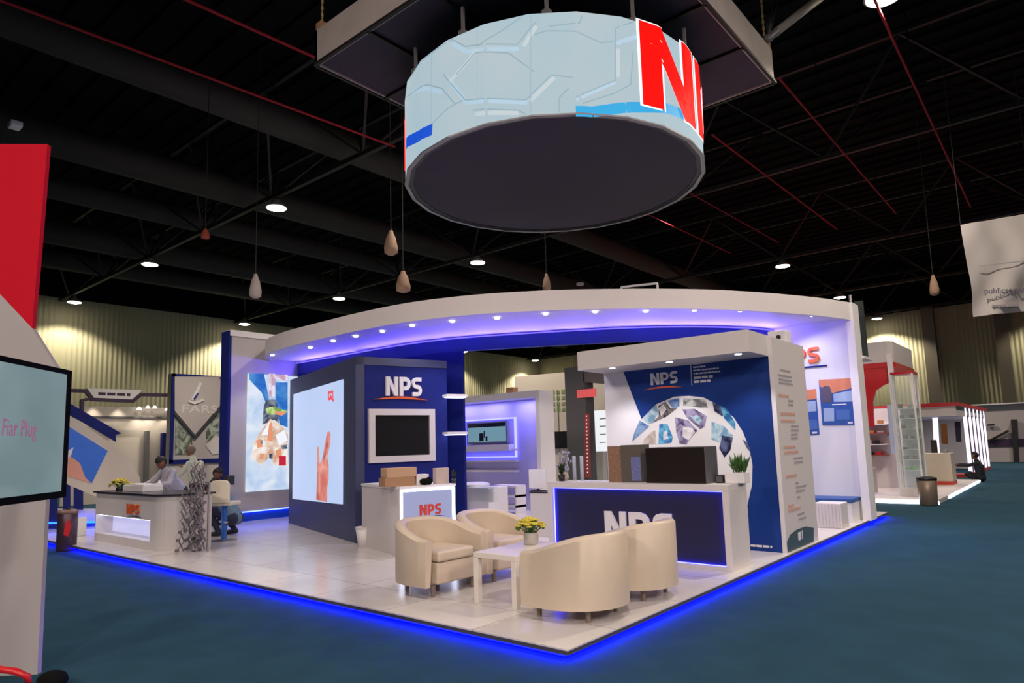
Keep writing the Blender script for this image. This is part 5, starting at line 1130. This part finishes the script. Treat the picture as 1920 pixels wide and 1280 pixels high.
for px, py in ((175, 751), (222, 754), (256, 768), (272, 766), (285, 766), (308, 770)):
    p = fb.at(*fb.px(px, py), .25); d = MB().lathe([(.03, .1), (.09, .0), (.0, .0)], p, 10).build('spotlight', scr('cream_spot_glow', (1, .9, .75), 3.5), t)
    light('stand_spot', 'SPOT', p-Vector((0, 0, .05)), 30, (1, .88, .7), (p.x-.3, p.y, 0), parent=t, spot_size=1.5, spot_blend=.8, shadow_soft_size=.05)
# right behind: white stand with green letters, dark tv, grey tower with red sign
YB = 19.
f = Frame((-20, YB, 0), (1, 0, 0))
t = thing('white_back_stand', 'plain white far stand wall with grid of green marks, seen between booth and grey tower', 'exhibition stand', (-15, YB, 0))
q = f.pp([(965, 712), (1062, 700)]); q2 = f.pp([(1044, 698), (1150, 698)])
MB().prism([(q[0][0], 0), (f.px(1150, 700)[0], 0), (f.px(1150, 700)[0], f.px(1045, 701)[1]), (q[0][0], f.px(965, 706)[1])], f, -.3, 0).build('board', mat('warm_white_board', (.62, .56, .50), .5), t)
a0 = f.px(1026, 772); a1 = f.px(1062, 726); gw = (a1[0]-a0[0])/4; gh = (a1[1]-a0[1])/4; rn = random.Random(4); mb = MB()
for i in range(4):
    for j in range(4): mb.prism(rq(a0[0]+gw*i, a0[0]+gw*(i+.62), a0[1]+gh*j, a0[1]+gh*(j+rn.uniform(.5, .75))), f, 0, .02)
mb.build('green_marks', mat('olive_green_print', (.22, .30, .12), .6, noise=.4, nscale=8), t)
u = f.px(1044, 700)[0]; MB().prism(rq(u, u+.03, 0, 4), f, 0, .03).build('panel_joint', MGREY, t)
t = thing('wall_tv', 'small switched off black television on the far white wall left of the grey tower', 'television', f.at(*f.px(1045, 824), .1))
q = f.pp([(1027, 840), (1064, 808)]); MB().prism(rq(q[0][0], q[1][0], q[0][1], q[1][1]), f, .0, .1).build('casing', BLACK, t); MB().prism(rq(q[0][0]+.03, q[1][0]-.03, q[0][1]+.03, q[1][1]-.03), f, .1, .104).build('screen', SCR, t)
YT = 14.
t = thing('grey_tower', 'dark grey tower stand with overhanging arm, red sign and a line of red lights', 'exhibition stand', (-9.5, YT, 0))
f = Frame((-10, YT, 0), (1, 0, 0)); q = f.pp([(1058, 690), (1095, 690), (1094, 905), (1072, 905)])
MB().prism([(q[0][0], 0), (q[1][0], 0), (q[1][0], q[0][1]), (q[0][0], q[0][1])], f, -.5, 0).build('column', GREY, t)
a = f.pp([(1094, 690), (1134, 692), (1134, 719), (1094, 716)]); MB().prism(a, f, -.8, 0).build('overhang_arm', mat('brown_grey_panel', (.13, .11, .11), .6), t)
a = f.px(1084, 746); b_ = f.px(1118, 728); MB().prism(rq(a[0], b_[0], a[1], b_[1]), f, .0, .06).build('red_sign', mat('glowing_red_sign', (.4, .05, .05), .5, emit=.5, ecol=(.9, .14, .14)), t)
a = f.pp([(1096, 775), (1106, 775), (1108, 895), (1098, 895)]); MB().prism(a, f, 0, .04).build('red_strip', mat('dusty_red', (.30, .06, .06), .5), t)
mb = MB()
for k in range(16):
    p = f.px(1101+k*.15, 780+k*7); mb.prism(rq(p[0]-.02, p[0]+.02, p[1]-.02, p[1]+.02), f, .04, .05)
mb.build('light_dots', scr('pale_red_dots', (.95, .6, .6), 1.2), t)
t = thing('lit_menu_board', 'bright white lit panel with grey lines beside the grey tower', 'sign', (-9, 15.4, 0))
f = Frame((-10, 15.4, 0), (1, 0, 0)); a = f.pp([(1113, 770), (1145, 770), (1145, 846), (1113, 846)])
MB().prism(rq(a[0][0], a[1][0], a[3][1], a[0][1]), f, 0, .06).build('light_panel', scr('white_light_panel', (.85, .88, .9), 1.), t)
for y in (786, 800, 815, 830): q = f.px(1126, y); MB().prism(rq(q[0], q[0]+.25, q[1], q[1]+.03), f, .06, .065).build('grey_line', GREY, t)
MB().prism(rq(a[0][0], a[1][0], 0, a[3][1]), f, -.1, .05).build('support_board', WHITE, t)

# ================================================================== RIGHT BACKGROUND : red and white stands
t = thing('red_white_stand', 'red and white exhibition stand with chamfered white canopy right of the canopy end wall', 'exhibition stand', (-3, 18, 0))
X1 = -.45; Y1 = 15.7
zt_r = Hh((X1, Y1), 638); zr = Hh((X1, Y1), 686)
dk = thing('aisle_deck', 'low white raised deck with glowing white edge under the red and white stands', 'platform', (-3, 18, 0))
MB().box(-6.5, X1+.9, 14.4, 23.0, 0, .10).build('floor_deck', WHITE, dk)
MB().box(-6.5, X1+.92, 14.36, 14.39, .0, .085).build('led_strip', mat('white_edge_led', (.8, .9, 1), .5, emit=6, ecol=(.75, .88, 1)), dk)
MB().box(X1+.9, X1+.93, 16.0, 23.0, .01, .085).build('led_strip', mat('white_edge_led2', (.8, .9, 1), .5, emit=2.2, ecol=(.75, .88, 1)), dk)
MB().poly3([(-6.5, Y1, zr+.12), (X1-.1, Y1, zr+.12), (X1, Y1+.2, zr+.12), (X1, 18.6, zr+.12), (-6.5, 18.6, zr+.12)], (0, 0, zt_r-zr-.12)).build('canopy', WHITE, t)
MB().poly3([(-6.5, Y1-.02, zr-.02), (X1-.1, Y1-.02, zr-.02), (X1+.02, Y1+.2, zr-.02), (X1+.02, 18.62, zr-.02), (-6.5, 18.62, zr-.02)], (0, 0, .14)).build('red_band', RED, t)
f = Frame((-6.5, Y1, 0), (1, 0, 0))
a = f.px(1636, 800)[0]; zq = f.px(1620, 800)[1]
mb = MB().prism(rq(a-3.0, a-.0-.08, zq, zr), f, -.06, .0); u1 = f.px(1634, 750)[0]; u2 = f.px(1660, 700)[0]
MB().prism([(u1-2, zq), (u1, zq), (u1+.02, zr-.9), (u1+.12, zr-.62), (u1+.3, zr-.5), (5.95, zr-.42), (5.95, zr-.02), (u1-2, zr-.02)], f, -.1, 0).build('red_arch', RED, t)
MB().box(X1-.06, X1+.06, Y1-.4, Y1-.28, .1, zr+.3).build('white_post', WHITE2, t); MB().box(X1-.06, X1+.04, 18.4, 18.55, .1, zr).build('white_post', WHITE2, t)
MB().prism([(f.px(1668, 760)[0], f.px(1668, 850)[1]), (f.px(1682, 760)[0], f.px(1682, 850)[1]), (f.px(1676, 760)[0], f.px(1676, 760)[1]), (f.px(1668, 760)[0], f.px(1668, 760)[1])], f, .3, .34).build('blue_reflection_panel', mat('pale_blue_acrylic', (.45, .52, .75), .2), t)
fw_ = Frame((-6.5, 18.3, 0), (1, 0, 0)); MB().prism(rq(0, 6., .1, fw_.px(1640, 765)[1]), fw_, -.1, 0).build('back_wall', WHITE, t); MB().prism(rq(0, 6., fw_.px(1640, 765)[1], fw_.px(1640, 762)[1]), fw_, -.1, .02).build('red_rail', RED, t)
PKP = mat('pink_grey_print', (.48, .36, .34), .6)
MB().box(-4.5, -1.25, 15.9, 16.5, .1, Hh((-1.3, 15.9), 878)).build('display_plinth', mat('grey_beige_plinth', (.40, .37, .36), .5), t)
light('red_stand_light', 'AREA', (-2, 17, zr-.1), 60, (1, .92, .9), (-2, 17, 0), parent=t, size=2.)
light('red_stand_light', 'AREA', (-1.2, 15.2, .25), 5, (.45, .4, 1), (-1.2, 16, .5), parent=t, size=.6)
# shelf boards with goods on the back wall
rn = random.Random(12)
GD = [BLACK, RED, mat('orange_goods', (.5, .2, .05), .5), MGREY]
for k, y in enumerate((795, 812, 832, 852)):
    zz = fw_.px(1640, y)[1]; x0_ = -6.5+fw_.px(1618, y)[0]; x1_ = -6.5+fw_.px(1668, y)[0]
    s_ = thing('goods_shelf', ['topmost', 'second from the top', 'third from the top', 'lowest'][k]+' thin shelf on the back wall of the red and white stand', 'shelf', (x0_, 18.1, zz), 'shelves in the red and white stand')
    MB().box(x0_-1.2, x1_, 17.95, 18.3, zz-.03, zz).build('board', mat('dusty_red', (.30, .06, .06), .5) if k % 2 else WHITE2, s_)
    xx = x0_-.05; n_ = 0
    while xx < x1_-.15 and n_ < 4:
        w = rn.uniform(.12, .2); h = rn.uniform(.05, .12)
        g = tag(MB().box(xx, xx+w, 18.0, 18.15, zz, zz+h).build('small_device', GD[(k+n_) % 4], bevel=.01), '%s small %s device on the %s shelf of the red and white stand' % (['leftmost', 'second', 'third', 'rightmost'][n_], ['black', 'red', 'orange', 'grey'][(k+n_) % 4], ['topmost', 'second', 'third', 'lowest'][k]), 'device', 'small devices on shelves'); xx += w+rn.uniform(.06, .15); n_ += 1
# glass tower case
gx0, gx1, gy0, gy1 = X1+.0, .06, 15.2, 15.9
t = thing('glass_showcase', 'tall glass showcase tower full of small products at the aisle corner', 'display case', ((gx0+gx1)/2, 15.5, .1))
zg = 3.2
MB().box(gx0+.02, gx1-.02, gy0+.02, gy0+.03, .2, zg).box(gx1-.03, gx1-.02, gy0+.02, gy1-.02, .2, zg).build('glass_walls', GLASS, t)
MB().box(gx0, gx1, gy0, gy1, .1, .3).build('base', WHITE, t); MB().box(gx0, gx1, gy0, gy1, zg, zg+.06).build('top_frame', RED, t)
for a in ((gx0, gy0), (gx1-.04, gy0), (gx1-.04, gy1-.04)): MB().box(a[0], a[0]+.04, a[1], a[1]+.04, .3, zg).build('corner_post', WHITE2, t)
MB().box(gx0+.03, gx1-.04, gy1-.06, gy1-.03, .3, 2.4).build('back_panel', mat('pale_sage_panel', (.50, .55, .50), .5), t)
for k in range(7):
    zz = .75+k*.26; MB().box(gx0+.03, gx1-.04, gy0+.05, gy1-.07, zz, zz+.015).build('glass_shelf', mat('pale_green_glass', (.6, .68, .66), .15), t)
    for j in range(2):
        x_ = gx0+.08+j*.2+rn.uniform(0, .05); tag(MB().box(x_, x_+.10, gy0+.15, gy0+.25, zz+.015, zz+.015+rn.uniform(.05, .13)).build('boxed_product', [BLACK, mat('slate_goods', (.10, .13, .15), .5), mat('green_goods', (.08, .38, .12), .5)][2 if k == 0 else (k+j) % 2], bevel=.005), '%s product on shelf %s of the glass showcase, counted upwards' % (['left', 'right'][j], ['one', 'two', 'three', 'four', 'five', 'six', 'seven'][k]), 'product', 'products in the glass showcase')
# bin at the aisle
P = Vector((.30, 14.1, 0))
t = thing('waste_bin', 'tan and steel cylindrical bin on the carpet at the right aisle', 'bin', P)
MB().lathe([(.17, 0), (.19, .02), (.21, .60), (.19, .62)], P, 22).build('body', mat('tan_metal', (.30, .22, .17), .35, metal=.4), t, smooth=True); MB().lathe([(.215, .58), (.215, .64), (.12, .66), (.0, .62)], P, 22).build('rim', BLACK, t, smooth=True)
# second stand along the aisle
t = thing('striped_light_stand', 'low white stand with red roof edge and glowing striped corner along the right aisle', 'exhibition stand', (-3, 27, 0))
zr2 = 2.62
MB().box(-9, -.05, 24.0, 34.2, zr2, zr2+.13).build('roof_edge', RED, t); MB().box(-9, -.12, 24.1, 34.0, zr2-.35, zr2).build('fascia', WHITE, t)
MB().box(-9, -.5, 33.5, 33.8, 0, zr2-.35).build('back_wall', mat('warm_white_board', (.62, .56, .50), .5), t)
MB().box(-.30, -.1, 26.4, 33.4, 0, .12).box(-1.6, -.1, 26.0, 26.5, 0, .12).build('red_base', RED2, t)
STR = scr('white_stripe_glow', (.85, .78, 1.), 1.6)
for k in range(6):
    y_ = 26.5+k*1.3; MB().box(-.2, -.1, y_, y_+.28, .12, zr2-.02).build('light_stripe', STR, t); MB().box(-.18, -.12, y_+.28, y_+.9, .12, zr2-.3).build('dark_stripe', mat('plum_stripe', (.12, .03, .10), .5), t) if k < 5 else None
f = Frame((-9, 25.2, 0), (1, 0, 0)); a = f.pp([(1746, 770), (1762, 770), (1764, 845), (1750, 845)])
fb = Frame((-9, 26.5, 0), (1, 0, 0)); q = fb.pp([(1748, 770), (1758, 770), (1762, 850), (1752, 850)]); MB().prism(q, fb, 0, .05).build('light_column', STR, t)
q = fb.pp([(1764, 795), (1776, 795), (1778, 832), (1766, 832)]); MB().prism(q, fb, 0, .04).build('orange_picture', mat('orange_picture', (.62, .26, .05), .5), t)
q = fb.pp([(1790, 790), (1801, 790), (1803, 828), (1793, 828)]); MB().prism(q, fb, 0, .04).build('navy_picture', mat('ink_picture', (.012, .015, .05), .5), t)
light('second_stand_light', 'AREA', (-3, 28, 2.2), 160, (1, .93, .9), (-3, 28, 0), parent=t, size=3)
a = PX(1738, 852, -.5); zc2 = Hh((-.5, 20.4), 850)
t = thing('aisle_counter', 'cream box counter with red line at its foot along the right aisle', 'counter', (-1.1, 20.2, .10))
xl = PYp(1722, 880, 20.).x; xr = PYp(1785, 880, 20.).x
MB().box(xl, xr, 20.0, 20.8, .2, PYp(1750, 850, 20).z).build('body', mat('cream_box', (.62, .55, .45), .5), t, bevel=.01); MB().box(xl, xr+.01, 19.98, 20.8, .10, .2).build('red_kick_board', RED2, t)
zc2 = PYp(1750, 850, 20).z
for i, (pa, pb, ya, m, nm, lab, ct) in enumerate(((1738, 1750, 828, BLACK, 'office_chair', 'black and rust chair seen above the cream aisle counter', 'chair'), (1768, 1776, 842, MGREY, 'card_holder', 'small grey holder on the cream aisle counter', 'holder'))):
    xa = PYp(pa, 845, 20.3).x; xb = PYp(pb, 845, 20.3).x; zz = PYp(pa, ya, 20.3).z
    t = thing(nm, lab, ct, ((xa+xb)/2, 20.4, zc2 if i else .08))
    if i: MB().box(xa, xb, 20.3, 20.5, zc2, zz).build('holder_body', m, t)
    else:
        MB().box(xa, xb, 21.1, 21.18, .75, zz+.05).build('backrest', m, t, bevel=.02); MB().box(xa, xb, 20.85, 21.2, .62, .70).build('seat', mat('rust_seat', (.25, .05, .03), .7), t, bevel=.02); MB().tube([((xa+xb)/2, 21.02, .1), ((xa+xb)/2, 21.02, .62)], .03, 8).build('post', CHROME, t); MB().lathe([(.22, 0), (.22, .02), (.03, .05)], ((xa+xb)/2, 21.02, .10), 16).build('base', BLACK, t)
orchid((PYp(1731, 868, 19.7).x, 19.7, .10), 'small dark plant beside the left end of the cream aisle counter', 1.4)
# farthest stands on the right
t = thing('far_white_stand', 'low far white stand wall with dark violet band at the right edge', 'exhibition stand', (2, 42, 0))
MB().box(-1.4, 14, 41.5, 41.8, 0, 3.15).build('board', mat('pinkish_white_board', (.50, .44, .46), .6), t); MB().box(-1.4, 14, 41.44, 41.5, .85, 1.25).build('violet_band', mat('dark_violet_outline', (.04, .02, .06), .5), t)
f = Frame((-1.4, 41.4, 0), (1, 0, 0)); MB().prism(f.pp([(1896, 786), (1908, 786), (1912, 868), (1902, 868)]), f, 0, .3).build('black_post', BLACK, t)
MB().ribbon(f.pp([(1856, 826), (1890, 808)]), .12, f, 0, .1).ribbon(f.pp([(1852, 797), (1864, 796)]), .1, f, 0, .1).build('dark_bar', BLACK, t)
MB().box(-1.4, 14, 41.2, 41.5, 3.15, 3.22).build('top_rail', WHITE2, t)
# hanging banner
f = Frame((1.75, 11.7, 0), (.80, .60, 0))
t = thing('hanging_banner', 'crumpled white cloth banner hanging at the right edge below the roof', 'banner', (2.4, 12.1, 4))
BN = mat('off_white_cloth', (.50, .46, .46), .85, noise=.05, nscale=2)
TL = f.px(1801, 422); TRr = f.px(1935, 398); BL = f.px(1829, 593); BR = f.px(1955, 580)
mb = MB(); N1, N2 = 16, 14; rn = random.Random(2)
def bpt(i, j):
    a = i/N1; b_ = j/N2; top_ = Vector(TL).lerp(Vector(TRr), a); bot_ = Vector(BL).lerp(Vector(BR), a); p = top_.lerp(bot_, b_)
    return f.at(p.x, p.y, .02*math.sin(a*7+b_*5)+.03*math.sin((a+b_)*11)*(b_)+.02*math.sin(a*13-b_*8))
vs = [bpt(i, j) for j in range(N2+1) for i in range(N1+1)]; vs2 = [v-f.n*.006 for v in vs]; n_ = len(vs)
fs = [(j*(N1+1)+i, j*(N1+1)+i+1, (j+1)*(N1+1)+i+1, (j+1)*(N1+1)+i) for j in range(N2) for i in range(N1)]
mb.add(vs+vs2, fs+[tuple(n_+k for k in reversed(q)) for q in fs]); mb.build('cloth', BN, t, smooth=True)
u, v = f.px(1842, 552); text(t, 'publicservices', f, u, v, .17, mat('faded_violet_ink', (.16, .14, .20), .7), .06, .002)
u, v = f.px(1858, 577); dashes(t, f, [(u, v, .5, .05)], mat('faded_ink', (.36, .33, .36), .7), d=.055)
u, v = f.px(1832, 500); u2, v2 = f.px(1920, 490); MB().ribbon([(u, v), (u2, v2)], .015, f, .045, .05).build('fold_line', mat('faded_ink', (.36, .33, .36), .7), t)
for p in (TL, TRr): MB().tube([f.at(p[0], p[1], 0), f.at(p[0], 9.7, 0)], .008, 5).build('hanging_wire', TR, t)
